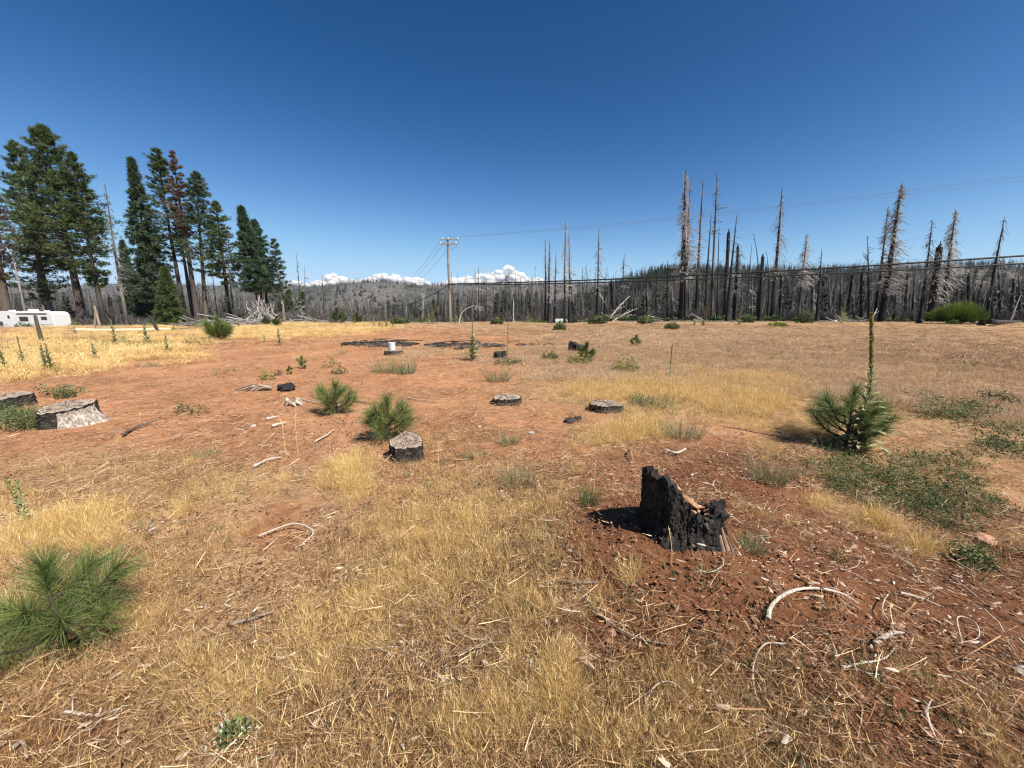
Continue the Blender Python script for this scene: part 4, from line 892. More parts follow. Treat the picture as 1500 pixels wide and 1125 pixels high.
# field edge ones
for k, (px, D, h, sp_, lb) in enumerate(((556, 33, 1.35, .6, 'mullein of the yellow cluster, leftmost spike'), (566, 34, 1.6, .6, 'mullein of the yellow cluster, tallest spike'), (548, 33, 1.0, .4, 'mullein of the yellow cluster, leafy and short'), (576, 33, 1.0, .5, 'mullein of the yellow cluster, rightmost spike'), (560, 31, .8, .3, 'mullein of the yellow cluster, nearest and lowest'),
        (634, 42, 2.1, .5, 'tall mullein at the field edge left of the utility pole'), (628, 43, 1.6, .4, 'leafier mullein left of the utility pole'), (668, 42, 1.9, .6, 'thin mullein right of the utility pole'), (661, 42, 1.4, .3, 'leafy mullein at the foot of the utility pole'), (675, 43, 1.3, .2, 'low leafy mullein right of the utility pole'), (773, 44, 1.8, .5, 'mullein at the field edge near the pale short snag'), (820, 38, 1.1, .5, 'mullein in front of the white van'), (948, 40, 1.7, .6, 'pale mullein standing before the gap in the burnt trunks'), (1017, 38, 1.6, .75, 'brown dry mullein, left of three in the far field'), (1030, 37, 1.9, .75, 'brown dry mullein, middle of three in the far field'), (1083, 38, 1.8, .75, 'brown dry mullein, right of three in the far field'), (1233, 42, 3.0, .6, 'pale tall mullein by the dirt road'), (450, 38, 1.0, .3, 'leafy mullein in the golden grass before the small pines'), (412, 36, 1.2, .6, 'orange brown mullein spike by the brush pile'), (350, 34, 1.0, .6, 'thin mullein beside the bushy pine sapling'), (290, 31, .9, .4, 'pale mullein left of the bushy pine sapling'), (110, 26, .9, .6, 'thin mullein stalk near the pale stub post'), (255, 29, .9, .6, 'thin stalk mullein below the dark log end'), (520, 40, 1.0, .5, 'mullein between the small pines and the yellow cluster'))):
    p = at(px, D); mullein(px, 0, 0, lb, 90 + k, 22, .30, sp_, p=p, h=h, group='mulleins along the far edge of the field')

# ------------------------------------------------------------------ weeds that read as single plants
def weed(px, py, wpx, hpx, label, seed, m='greyweed', kind='spike', n=90, cat='weed', p=None, name='weed_clump'):
    p = p or G(px, py); zc = p.y * cp + (CZ - p.z) * sp; r = wpx / 2 * zc / F; h = hpx * zc / F / cp; rs = np.random.RandomState(seed); mb = MB(); wn_ = max(.0016, .35 * zc / F); n = int(n * (1.8 if kind == 'spike' else 1))
    a = rs.uniform(0, 6.283, n)
    if kind == 'spike':
        q = r * .75 * np.sqrt(rs.uniform(0, 1, n)); P = np.stack([q * np.cos(a), q * np.sin(a), np.zeros(n)], 1); el = rs.uniform(0, 1, n)
        D = np.stack([np.cos(a) * r * 1.2 * el, np.sin(a) * r * 1.2 * el, np.full(n, h) * rs.uniform(.7, 1, n)], 1); blades(mb, P, D, np.hypot(r, h) * rs.uniform(.3, 1, n) ** 1.3, wn_, .55, 3, rs.uniform(.1, .95, n), rs=rs)
    else:
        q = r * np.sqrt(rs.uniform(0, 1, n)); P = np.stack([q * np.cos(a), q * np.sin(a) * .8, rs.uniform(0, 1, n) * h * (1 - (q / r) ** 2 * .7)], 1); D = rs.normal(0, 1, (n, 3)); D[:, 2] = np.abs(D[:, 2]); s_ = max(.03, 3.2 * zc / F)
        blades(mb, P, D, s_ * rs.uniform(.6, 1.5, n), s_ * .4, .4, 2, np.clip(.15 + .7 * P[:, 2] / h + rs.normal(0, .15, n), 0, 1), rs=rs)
        k = n // 10; blades(mb, P[:k] * np.array([.2, .2, 0]), P[:k] + np.array([0, 0, h * .3]), h, wn_, .2, 2, .3, rs=rs)
    o = mb.obj(name, M[m]); o.location = p; tag(o, label, cat, 'separate weed clumps'); return o
M['yelweed'] = mat('yellow_green_weed', [(.07, .08, .02), (.22, .22, .05), (.46, .40, .10)], transl=.25, noise=6, nmix=.15)
weed(1103, 806, 40, 30, 'blue green spiky grass tuft right of the hollow stump', 201, n=190); weed(862, 742, 30, 46, 'dark green grass tuft left of the hollow stump', 202, n=200, m='weed')
weed(747, 651, 30, 22, 'blue green tuft in the middle of the straw', 203, n=150); weed(687, 672, 24, 20, 'faint grey green tuft right of the small round stump', 204, n=90)
weed(757, 712, 60, 50, 'pale silvery seed stalks in the middle foreground', 205, n=150); weed(1226, 822, 26, 18, 'dull green tuft on the dark slope', 206, n=90, m='weed')
weed(305, 668, 34, 14, 'grey tuft on the left slope', 207, n=80); weed(283, 606, 46, 18, 'dark green low plant on bare soil', 208, 'weed', 'leaf', 130); weed(268, 603, 20, 20, 'dark green plant touching the low one', 209, 'weed', 'leaf', 70)
weed(915, 545, 40, 26, 'yellow green shrub in the stubble', 210, 'yelweed', 'leaf', 420); weed(850, 533, 36, 20, 'yellow flowering weed at the foot of the dark shrub', 211, 'yelweed', 'leaf', 260)
weed(805, 527, 26, 14, 'small green bush left of the burnt stump with shrub', 212, 'weed', 'leaf', 200); weed(595, 547, 34, 28, 'tall grey green weed right of the white bucket', 213, n=200); weed(565, 545, 50, 24, 'dry weeds standing under the white bucket', 214, n=170, m='greyweed')
weed(497, 548, 26, 12, 'green tuft on soil left of the bucket weeds', 215, 'weed', 'leaf', 120); weed(408, 550, 12, 9, 'olive tuft near the tiny seedling', 216, 'weed', 'leaf', 60); weed(392, 556, 22, 14, 'yellow green plant behind the black chunk', 217, 'yelweed', 'leaf', 130); weed(486, 538, 26, 18, 'yellowish weed on the bare clearing', 218, 'yelweed', 'leaf', 90)
weed(40, 628, 70, 36, 'mat of bright green leaves between the two left stumps', 219, 'weed', 'leaf', 900, ); weed(97, 583, 26, 18, 'green weed behind the widest stump', 220, 'weed', 'leaf', 220)
weed(346, 1085, 46, 34, 'dark green low plant ringed by white dead leaves at bottom left', 221, 'weed', 'leaf', 240); weed(1425, 828, 50, 30, 'dark green clump at the tail of the creeping weeds', 222, 'weed', 'leaf', 420)
weed(745, 534, 44, 12, 'green weeds at the foot of the little charred stump', 223, 'weed', 'leaf', 180); weed(960, 596, 60, 16, 'grey green weeds right of the stump in golden grass', 224, n=200); weed(730, 558, 40, 22, 'wispy grey green weeds behind the two flat stumps', 225, n=160)
weed(1000, 640, 60, 34, 'grey green spray of stems behind the hollow stump', 226, n=240); weed(1125, 705, 60, 46, 'pale grey grass spray right of the hollow stump', 227, n=260); weed(648, 246 + 430, 10, 8, 'single faint sprig on straw', 228, n=30)
for k, (px, D, w_, h_, m_, lb) in enumerate(((875, 42, 2.0, 1.0, 'weed', 'green shrub at the field edge right of the white van'), (945, 41, 1.6, .9, 'weed', 'green shrub at the foot of the pale mullein'), (1178, 43, 1.7, 1.5, 'weed', 'dark green shrub at the roadside'), (1094, 45, 1.6, 1.0, 'weed', 'small shrub under the leaning black trunks'), (984, 30, 1.2, .5, 'weed', 'low green plant in the far stubble'), (728, 40, 1.2, .7, 'weed', 'small green shrub left of the pale short snag'), (590, 40, 1.3, .6, 'weed', 'green clump right of the yellow mulleins'), (580, 41, 1.0, .7, 'weed', 'greener clump touching the yellow mulleins'), (1140, 36, 1.6, .4, 'yelweed', 'flat pale shrub in the far stubble'), (1395, 40, 1.3, .4, 'weed', 'flat dark weed beyond the stubble at right'), (820, 29, .9, .7, 'weed', 'green bush in the red soil edge below the white van'), (37, 52, 2.4, 1.3, 'weed', 'green bush covering the lower side of the travel trailer'), (66, 52, 1.5, .8, 'weed', 'low shrub under the middle window of the travel trailer'), (112, 58, 2.6, 1.6, 'weed', 'dark shrub between the travel trailer and the broadest pine'))):
    weed(px, 0, w_ * F / D, h_ * F / D, lb, 240 + k, m_, 'leaf', 420, 'shrub', at(px, D), 'field_shrub')
# tall single straw stems
for k, (px, py, hp, ln, lb) in enumerate(((437, 668, 74, .02, 'taller of two straw stems before the root stub'), (420, 672, 60, -.03, 'shorter of two straw stems before the root stub'), (90, 780, 70, .28, 'leaning straw stem over the largest seedling'), (643, 690, 40, .0, 'single straw stem beside the small round stump'), (15, 800, 50, .2, 'straw stem leaning at the left edge'), (1250, 745, 30, .1, 'straw stem by the creeping weeds'), (870, 722, 46, .02, 'straw stem left of the hollow stump'), (984, 830, 60, -.12, 'bent straw stem under the hollow stump'), (205, 620, 16, .1, 'thin straw stem on bare soil'))):
    p = G(px, py); zc = p.y * cp + (CZ - p.z) * sp; h = hp * zc / F; mb = MB(); tube(mb, spline([(0, 0, 0), (ln * h * .4, 0, h * .55), (ln * h, .02, h)], 5), np.linspace(.0022, .001, 11), 5, .8)
    rs = np.random.RandomState(k); blades(mb, np.array([(ln * h * f, .01, h * f) for f in (.75, .8, .85, .9, .95)]), np.stack([rs.normal(0, .4, 5), rs.normal(0, .4, 5), np.ones(5)], 1), h * .12, .004, .2, 2, .9, rs=rs)
    o = mb.obj('straw_stem', M['gold']); o.location = p; tag(o, lb, 'grass stem', 'tall single straw stems')
# white dead leaves and one tiny pink flower
rs = np.random.RandomState(77); mb = MB()
M['paper'] = mat('white_dead_leaf', [(.28, .24, .18), (.45, .42, .35), (.58, .56, .5)], transl=.2, noise=20, nmix=.3)
for (cx_, cy_, sx, sy, n) in ((342, 1082, 40, 22, 50), (600, 965, 50, 20, 26), (650, 1010, 40, 60, 34), (770, 985, 26, 18, 14), (1010, 640, 16, 12, 30), (20, 960, 30, 16, 14), (965, 632, 18, 12, 26), (575, 1085, 20, 18, 10)):
    for k in range(n):
        p = G(cx_ + rs.normal(0, sx * .5), min(1123, cy_ + rs.normal(0, sy * .5))); az = rs.uniform(0, 6.28); me = mull_leaf_mesh(k % 4)
        V, Q = leaf_arrays(Vector(p) + Vector((0, 0, rs.uniform(.01, .06))), az, rs.uniform(-.5, 1.1), rs.uniform(.012, .035), k); mb.add(V, None, Q, rs.uniform(.2, .9))
o = mb.obj('dead_leaves', M['paper']); o['kind'] = 'stuff'; o['label'] = 'curled white dead leaves lying in the straw'
# dark dead stem at the foot of the tall mullein
p = G(1246, 668); mb = MB(); tube(mb, spline([(0, 0, -.03), (.04, 0, .12), (.12, .02, .24), (.17, .03, .42)], 5), np.linspace(.028, .012, 16), 7, .4, rough=.2); o = mb.obj('dead_stalk', M['char']); o.location = p; tag(o, 'dark dead stem leaning at the foot of the tallest mullein', 'dead stalk')
# ------------------------------------------------------------------ many thin round branches at once
def vtubes(mb, P, rad, sides=3, c=.5, m=0):
    P = np.asarray(P, float); n, k, _ = P.shape; rad = np.broadcast_to(rad, (n, k)); T = np.gradient(P, axis=1); T /= np.linalg.norm(T, axis=2, keepdims=True) + 1e-9
    A = np.cross(T, np.array([.03, .02, 1.0])); A /= np.linalg.norm(A, axis=2, keepdims=True) + 1e-9; B = np.cross(T, A); a = np.arange(sides) * 2 * math.pi / sides
    V = P[:, :, None] + rad[..., None, None] * (np.cos(a)[:, None] * A[:, :, None] + np.sin(a)[:, None] * B[:, :, None])
    i, j = np.meshgrid(np.arange(k - 1), np.arange(sides), indexing='ij'); j2 = (j + 1) % sides
    Q = np.stack([i * sides + j, i * sides + j2, (i + 1) * sides + j2, (i + 1) * sides + j], -1).reshape(-1, 4)
    Q = (np.arange(n)[:, None, None] * (k * sides) + Q[None]).reshape(-1, 4)
    mb.add(V.reshape(-1, 3), None, Q, np.repeat(np.broadcast_to(c, (n,)), k * sides), m)
def axis_pts(h, lean, bend, n=9, wob=.0, rs=None):
    f = np.linspace(0, 1, n); x = lean[0] * f + bend * h * f ** 3; y = lean[1] * f
    if rs is not None and wob: x = x + wob * h * np.sin(f * 5 + rs.uniform(0, 6)) * f
    return np.stack([x, y, h * f], 1)
def branches(rs, ax, n, L_, f0, f1, droop, up=.15, prof=1.0, k=4, side=None):
    f = f0 + (f1 - f0) * rs.uniform(0, 1, n) ** .9; B = np.stack([np.interp(f, np.linspace(0, 1, len(ax)), ax[:, i]) for i in range(3)], 1); a = rs.uniform(0, 6.283, n)
    g = (f - f0) / max(1e-6, f1 - f0); l_ = L_ * (1 - g * .82) ** prof * np.clip(.75 + .9 * vnoise(g * 11, a * .7, 17), .15, 1.5) * (.35 + .65 * rs.uniform(0, 1, n)) * np.clip(.45 + g * 3, 0, 1)
    D = np.stack([np.cos(a), np.sin(a), np.full(n, up) + rs.normal(0, .15, n)], 1); t = np.linspace(0, 1, k)
    P = B[:, None] + D[:, None] * (l_[:, None] * t)[..., None]; P[..., 2] -= droop * l_[:, None] * t ** 2 * rs.uniform(.5, 1.5, n)[:, None]; P += rs.normal(0, .035, P.shape) * l_[:, None, None] * t[None, :, None]
    return P, l_
def dead_tree(px, D, topx, topy, wbase, label, nb=60, bl=1.6, droop=.4, f0=.25, seed=1, broken=False, bend=0.0, tint=.4, btint=.6, group='fire killed trees beyond the field', sub=4, brad=.042, up=.15, mt='snag', name='dead_tree', wob=.004):
    b = at(px, D, -.3); tp = ptat(topx, topy, D); h = tp.z - b.z; rs = np.random.RandomState(seed); lean = (tp.x - b.x - bend * h, rs.uniform(-.02, .02) * h)
    zc = D * cp + (CZ - b.z) * sp; r = wbase / 2 * zc / F
    t = thing(name, label, 'dead tree', b, 0, group); ax = axis_pts(h, lean, bend, 12, wob, rs); f = np.linspace(0, 1, 12)
    mb = MB(); rad = r * (1 - f * (.30 if broken else .90)); rad[0] *= 1.25; tube(mb, ax, rad, 9, np.clip(tint + rs.normal(0, .12, 12), 0, 1), rough=.1, seed=seed)
    if broken:
        for q in range(3): tube(mb, [ax[-1] + np.array([rs.uniform(-.5, .5) * r, 0, -.2]), ax[-1] + np.array([rs.uniform(-.6, .6) * r, 0, rs.uniform(.2, .7)])], [r * .35, r * .05], 5, tint)
    mb.obj('trunk', M[mt], t)
    if nb:
        mb = MB(); P, l_ = branches(rs, ax, nb, bl, f0, .99 if not broken else .97, droop, up, 1.0 if not broken else .3); vtubes(mb, P, brad * np.linspace(1, .35, P.shape[1]) * (.5 + .5 * l_ / bl)[:, None] * 1.3, 3, np.clip(btint + rs.normal(0, .2, nb), 0, 1))
        for s_ in range(sub):     # side twigs
            q = rs.randint(1, P.shape[1], nb); S0 = P[np.arange(nb), q]; d = rs.normal(0, 1, (nb, 3)); d[:, 2] = d[:, 2] * .6 - droop * .6; tt = np.linspace(0, 1, 3); ll = l_ * rs.uniform(.15, .45, nb)
            PP = S0[:, None] + d[:, None] * (ll[:, None] * tt)[..., None] * .7; vtubes(mb, PP, brad * .5 * np.array([1, .8, .4]), 3, np.clip(btint + .1 + rs.normal(0, .2, nb), 0, 1))
        o = mb.obj('branches', M['twig'], t); o['kind'] = 'stuff'
    return t
# (base px, D, top px, top py, trunk width px, branches, length, droop, first branch, broken, bend, trunk tint, branch tint, label)
SN = [(999,52,1005,249,17,520,2.6,.55,.30,0,0,.12,.75,'tallest dead tree with a black trunk and dense pale drooping branches'),
(1003,53,1012,263,9,160,1.6,.5,.4,0,0,.35,.7,'dead tree touching the right side of the tallest one'),
(1019,54,1027,265,8,130,1.6,.7,.35,0,0,.2,.55,'slim dead tree with hooked twigs right of the tallest one'),
(1042,55,1048,254,8,90,1.7,.25,.6,0,0,.45,.4,'dead tree with spreading bare top branches and grey lower trunk'),
(1032,50,1042,314,7,12,.9,.4,.5,0,0,.08,.4,'black branchless leaning pole tree before the grey trunked one'),
(1050,53,1054,332,5,14,.7,.4,.5,0,0,.2,.4,'thin black dead tree with a needle fine top'),
(1062,52,1068,340,9,30,1.6,.5,.3,1,0,.1,.45,'thick black dead tree with a snapped top'),
(1064,49,1080,314,8,40,1.5,.5,.45,0,0,.08,.4,'black dead tree leaning right with a fine pointed top'),
(1074,54,1081,362,7,90,1.9,.8,.4,1,0,.2,.65,'dead tree with a feathery grey head and curved twigs'),
(1108,52,1103,342,5,6,.8,.3,.7,0,-.10,.12,.3,'thin black dead tree whose top bends over to the left'),
(1112,50,1118,376,9,0,1,0,.5,1,0,.05,.3,'thick black broken stem without any branches'),
(1131,51,1147,275,10,120,2.6,1.0,.35,0,0,.1,.6,'tall leaning dead tree with long drooping hooked branches'),
(1124,52,1124,367,4,5,.8,.4,.7,0,-.06,.15,.3,'thin curved stem crossing the tall leaning dead tree'),
(1168,54,1183,342,7,260,2.1,.5,.42,0,0,.3,.85,'leaning dead tree with a pale feathery head'),
(1196,50,1202,365,7,26,1.2,.8,.6,0,0,.08,.5,'black dead tree with twigs hooked to the right near the dark shrub'),
(977,54,977,381,5,10,.8,.3,.6,0,0,.1,.3,'thin black pole tree left of the tallest one'),
(1092,52,1101,358,4,6,.8,.3,.6,0,0,.2,.3,'thin slanting stem among the black trunks'),
(1273,52,1269,346,6,30,1.8,-.3,.4,0,0,.25,.5,'dead tree with a forked spiky top behind the tall mullein'),
(1290,50,1320,269,14,640,2.9,.35,.22,0,0,.1,.68,'large leaning dead tree with a dense feathery grey crown'),
(1280,52,1300,302,7,230,2.0,.35,.3,0,0,.15,.55,'narrower feathery dead tree left of the large leaning one'),
(1309,53,1313,390,6,140,1.8,.6,.2,0,0,.2,.7,'lower dead tree with pale tangled branches right of the large leaning one'),
(1347,51,1367,321,7,90,1.9,.7,.45,0,0,.15,.5,'leaning dead tree with a bare pointed tip'),
(1362,48,1375,362,15,130,2.4,.9,.3,1,0,.05,.6,'thick black dead tree with a snapped crown and hanging pale branches'),
(1378,50,1398,307,10,300,2.5,.6,.35,0,0,.12,.8,'dead tree with a broad pale top leaning over the thick black one'),
(1443,50,1473,318,8,60,2.6,1.5,.35,0,0,.1,.35,'strongly leaning dead tree with long arching twigs at far right'),
(1261,52,1263,400,6,4,.8,.3,.6,1,0,.08,.3,'short black stub tree left of the forked one'),
(1453,52,1455,420,5,6,.8,.3,.6,0,0,.15,.3,'short black stem right of the green broom'),
(1427,46,1428,431,8,0,1,.3,.6,1,0,.05,.3,'charred snapped stub behind the green broom'),
(799,58,799,350,6,90,1.2,.8,.4,0,0,.1,.6,'leftmost tall dead tree of the central cluster'),
(804,56,805,352,8,160,1.4,.7,.3,0,0,.15,.8,'dead tree with the palest branches in the central cluster'),
(812,57,814,370,5,70,1.1,.8,.3,0,0,.12,.6,'shorter dead tree of the central cluster'),
(827,56,828,324,6,170,1.9,.6,.3,0,0,.12,.75,'tallest dead tree of the central cluster with wispy branches'),
(834,57,834,340,6,120,1.5,.6,.3,0,0,.15,.65,'dead tree just right of the tallest central one'),
(874,55,878,332,6,150,1.7,.7,.3,0,0,.1,.6,'lone dead tree with drooping twigs between the two clusters'),
(912,56,914,372,5,60,1.3,.4,.5,0,0,.2,.6,'slim dead tree standing before the slope of the hill'),
(886,58,887,400,4,20,1,.4,.4,0,0,.3,.6,'short slim dead tree near the pale fallen snag'),
(927,57,929,416,5,10,.8,.4,.5,0,0,.1,.4,'short black stem right of the pale fallen snag'),
(752,52,752,440,4,0,1,.3,.6,1,0,.95,.3,'short pale tan snapped stub left of the white van'),
(701,58,701,390,5,60,1.4,.5,.3,0,0,.3,.7,'fuzzy grey dead tree in front of the big cloud'),
(713,58,713,410,4,40,1.2,.5,.4,0,0,.3,.6,'smaller dead tree right of the fuzzy grey one'),
(443,60,435,370,4,50,1.3,.3,.2,0,0,.4,.5,'thin bare dead tree leaning left, taller of a pair at left'),
(449,61,445,388,4,30,1.0,.3,.3,0,0,.4,.5,'thin bare dead tree, shorter of a pair at left'),
(477,62,472,402,4,30,.9,.3,.3,0,0,.35,.4,'thin dead tree left of the low dome shaped hill'),
(597,60,593,412,4,10,.6,.3,.3,0,0,.75,.6,'pale thin bare stem left of the utility pole'),
(617,60,622,412,5,30,1.6,-.2,.4,0,0,.9,.9,'bleached forked dead tree just left of the utility pole'),
(455,58,428,436,4,20,1,.3,.3,0,0,.6,.7,'grey stem slanting strongly left before the small firs'),
(188,66,150,268,8,170,2.3,.5,.25,0,0,.35,.45,'tall bare brown snag between the two green pine groups'),
(168,60,160,436,9,0,1,.3,.6,1,0,.05,.3,'charred broken stem by the tall brown snag'),
(43,66,15,362,7,40,1.2,.4,.3,0,0,.7,.5,'pale leaning trunk behind the travel trailer'),
(345,68,330,350,5,60,1.6,.6,.3,0,0,.3,.4,'thin dead stem in the right pine group'),
(382,66,366,375,5,70,1.5,.7,.3,0,0,.3,.5,'grey dead stem left of the pointed dark fir'),
(322,66,309,395,5,50,1.3,.6,.3,0,0,.2,.4,'dark thin dead stem between pine trunks')]
for k, (px, D, tx, ty, w, nb, bl, dr, f0, br_, bd, ti, bt_, lb) in enumerate(SN):
    dead_tree(px, D, tx, ty, w * .66, lb, int(nb * 1.35), bl, dr, f0, 400 + k, bool(br_), bd, ti, bt_, up=.45 if dr < 0 else .15)
# more individual trunks filling the front row
rs = np.random.RandomState(91)
FIL = [(px, D, px + rs.uniform(-6, 10), ty) for px, D, ty in [(950,62,418),(962,60,410),(985,58,400),(1011,60,392),(1025,62,396),(1060,60,400),(1085,58,392),(1100,60,398),(1120,61,405),(1142,58,398),(1155,62,400),(1176,60,404),(1190,58,398),(1215,60,402),(1228,62,396),(1240,60,404),(1252,61,392),(1296,62,396),(1325,60,404),(1336,61,398),(1390,60,400),(1402,62,408),(1418,60,404),(1466,60,398),(1480,61,408),(1496,60,402),(852,60,416),(862,62,422),(842,61,410),(900,60,412),(780,61,418),(768,62,430),(735,60,424),(688,61,418),(676,62,432),(640,62,428),(650,60,432),(570,62,442),(530,60,446),(508,62,444),(495,60,440)]]
for k, (px, D, tx, ty) in enumerate(FIL):
    side = 'in the right hand row' if px > 940 else 'in the central row' if px > 660 else 'in the sparse row left of the nearest utility pole'
    dead_tree(px, D, tx, ty, rs.uniform(3, 5.5), 'thin fire killed tree ' + side, int(rs.uniform(10, 60)), rs.uniform(.8, 1.6), rs.uniform(.2, .8), .3, 500 + k, rs.uniform() < .3, 0, rs.uniform(.05, .5), rs.uniform(.35, .75), 'thin fire killed trees at the forest edge', 1)

# ------------------------------------------------------------------ living pines and firs
def conifer(px, D, topx, topy, wbase, label, width, f0, seed, kind='pine', m='needle', dens=1.0, group='living conifers at the left', barkm='pbark', lean=None, deadlow=30, cutoff=.95):
    b = at(px, D, -.3); tp = ptat(topx, topy, D); h = tp.z - b.z; rs = np.random.RandomState(seed); ln = (tp.x - b.x, 0)
    zc = D * cp + (CZ - b.z) * sp; r = wbase / 2 * zc / F; W = width * zc / F
    t = thing(kind + '_tree', label, kind + ' tree', b, 0, group); ax = axis_pts(h, ln, 0, 12, .003, rs); f = np.linspace(0, 1, 12)
    mb = MB(); rad = r * (1 - .93 * f); rad[0] *= 1.2; tube(mb, ax, rad, 10, np.clip(.5 + rs.normal(0, .12, 12), 0, 1), rough=.06, seed=seed); mb.obj('trunk', M[barkm], t)
    nb = int((150 if kind == 'pine' else 210) * dens * (1 - f0) / .6); g = np.sort(rs.uniform(0, 1, nb) ** (.85 if kind == 'pine' else 1.0)); fb = f0 + (1 - f0) * g * .995
    B = np.stack([np.interp(fb, f, ax[:, i]) for i in range(3)], 1); a = np.arange(nb) * 2.399 + rs.normal(0, .35, nb)
    if kind == 'pine': pr = (np.clip(g * 5, .35, 1) * (1 - g) ** .68 * 1.12) * rs.uniform(.55, 1.1, nb) * (1 + .35 * vnoise(g * 9, a * .8, seed))
    else: pr = (1 - g) ** 1.0 * rs.uniform(.65, 1.08, nb) * np.clip(.55 + g * 4, 0, 1) + .04
    L_ = W * pr * (1 + .3 * vnoise(fb * 14, a * 1.1, seed + 3)); up = np.where(g > .75, .5, .12) if kind == 'pine' else np.full(nb, .05)
    Dr = np.stack([np.cos(a), np.sin(a), up + rs.normal(0, .1, nb)], 1); k = 6; tt = np.linspace(0, 1, k)
    P = B[:, None] + Dr[:, None] * (L_[:, None] * tt)[..., None]; P[..., 2] += L_[:, None] * (.18 * tt ** 3 - (.12 if kind == 'pine' else .30) * tt ** 2)
    mb = MB(); vtubes(mb, P, (.012 * L_[:, None] + .02) * np.linspace(1, .3, k), 3, .4)
    nd = max(1, deadlow); PP, l2 = branches(rs, ax, nd, W * .55, max(.12, f0 - .32), f0 + .1, .5); vtubes(mb, PP, .03 * np.linspace(1, .3, 4), 3, .6)
    o = mb.obj('branches', M[barkm], t); o['kind'] = 'stuff'
    # needle clumps
    nc = int(19 * dens) if kind == 'pine' else 13; cr = MB(); V0 = []
    q = np.repeat(np.arange(nb), nc); s = rs.uniform(.30, 1.03, nb * nc) ** .8; C0 = np.stack([(P[q, :, i] * 1).T for i in range(3)], -1)
    idx = np.clip(s * (k - 1), 0, k - 1.001); i0 = idx.astype(int); fr = (idx - i0)[:, None]; Cc = P[q, i0] * (1 - fr) + P[q, i0 + 1] * fr
    lat = rs.normal(0, 1, (len(q), 3)) * (L_[q] * (.16 if kind == 'pine' else .14) * (1.1 - s * .5))[:, None]; lat[:, 2] *= .45; Cc = Cc + lat
    nn = 11; cs = np.clip((.23 if kind == 'pine' else .30) * (.7 + .1 * W) * rs.uniform(.7, 1.3, len(q)), .16, .75); PB = np.repeat(Cc, nn, 0) + rs.normal(0, .22, (len(q) * nn, 3)) * np.repeat(cs, nn)[:, None]
    out = np.repeat(Dr[q], nn, 0); DD = rs.normal(0, 1, (len(q) * nn, 3)) + out * .9 + np.array([0, 0, .5 if kind == 'pine' else -.1]); 
    tint = np.clip(np.repeat(.5 + rs.normal(0, .17, len(q)), nn) + rs.normal(0, .08, len(q) * nn), 0, 1)
    blades(cr, PB, DD, np.repeat(cs, nn) * rs.uniform(.9, 1.9, len(PB)), np.repeat(cs, nn) * .27, .2, 1, tint, rs=rs)
    o = cr.obj('crown', M[m], t); o['kind'] = 'stuff'
    return t
CF = [(125,70,62,185,11,56,.30,'pine','needle',1.35,'pbark','broadest tall pine with a thick brown trunk beside the travel trailer'),
(80,74,20,207,7,38,.32,'pine','needle',1.05,'palebark','tall pine at the back left with its top just below the broadest one'),
(155,68,104,225,7,40,.26,'pine','needle',.9,'char','dark trunked pine right of the broadest one'),
(66,71,44,300,6,36,.22,'pine','needle',.8,'palebark','lower pine with twin pale trunk behind the travel trailer'),
(235,72,192,232,6,32,.18,'fir','bluneedle',1.1,'pbark','pointed narrow conifer standing left in the middle group'),
(274,72,228,216,7,30,.38,'pine','needle',.9,'char','tallest pine of the middle group with a black bare trunk'),
(303,71,287,252,7,33,.34,'pine','bluneedle',.9,'pbark','open crowned pine right of the rusty dying one'),
(339,70,316,296,7,28,.36,'pine','needle',.9,'char','dense crowned pine on the right shoulder of the middle group'),
(392,66,352,303,7,27,.30,'fir','bluneedle',1.15,'char','dark pointed fir right of the middle group'),
(396,68,372,322,6,22,.34,'pine','bluneedle',.9,'char','second conifer tucked behind the dark pointed fir'),
(418,67,400,349,5,18,.16,'pine','bluneedle',.55,'palebark','sparse young pine with tufted clumps at the right end of the group'),
(200,84,178,352,5,17,.14,'fir','bluneedle',.8,'palebark','small pale distant conifer below the bare brown snag'),
(250,62,241,391,6,24,.02,'fir','needle',.9,'pbark','low green bushy conifer standing among the bare trunks'),
(232,80,208,330,6,26,.10,'fir','bluneedle',.8,'palebark','greyish conifer behind the pointed narrow one')]
for k, (px, D, tx, ty, w, wd_, f0, kd, m_, dn, bk_, lb) in enumerate(CF):
    conifer(px, D, tx, ty, w, lb, wd_, f0, 600 + k, kd, m_, dn, barkm=bk_)
conifer(292, 70, 253, 221, 8, 'rusty brown dying pine with a bare brown double trunk', 19, .55, 630, 'pine', 'deadneedle', .9, barkm='pbark', deadlow=90)
conifer(287, 72, 256, 300, 7, 'thin brown dying conifer clinging to the rusty one', 13, .6, 631, 'pine', 'deadneedle', .7, barkm='pbark', deadlow=60)
conifer(14, 68, -22, 262, 12, 'brown scorched pine cut by the left edge of the photo', 30, .35, 632, 'pine', 'deadneedle', .8, barkm='pbark', deadlow=90)
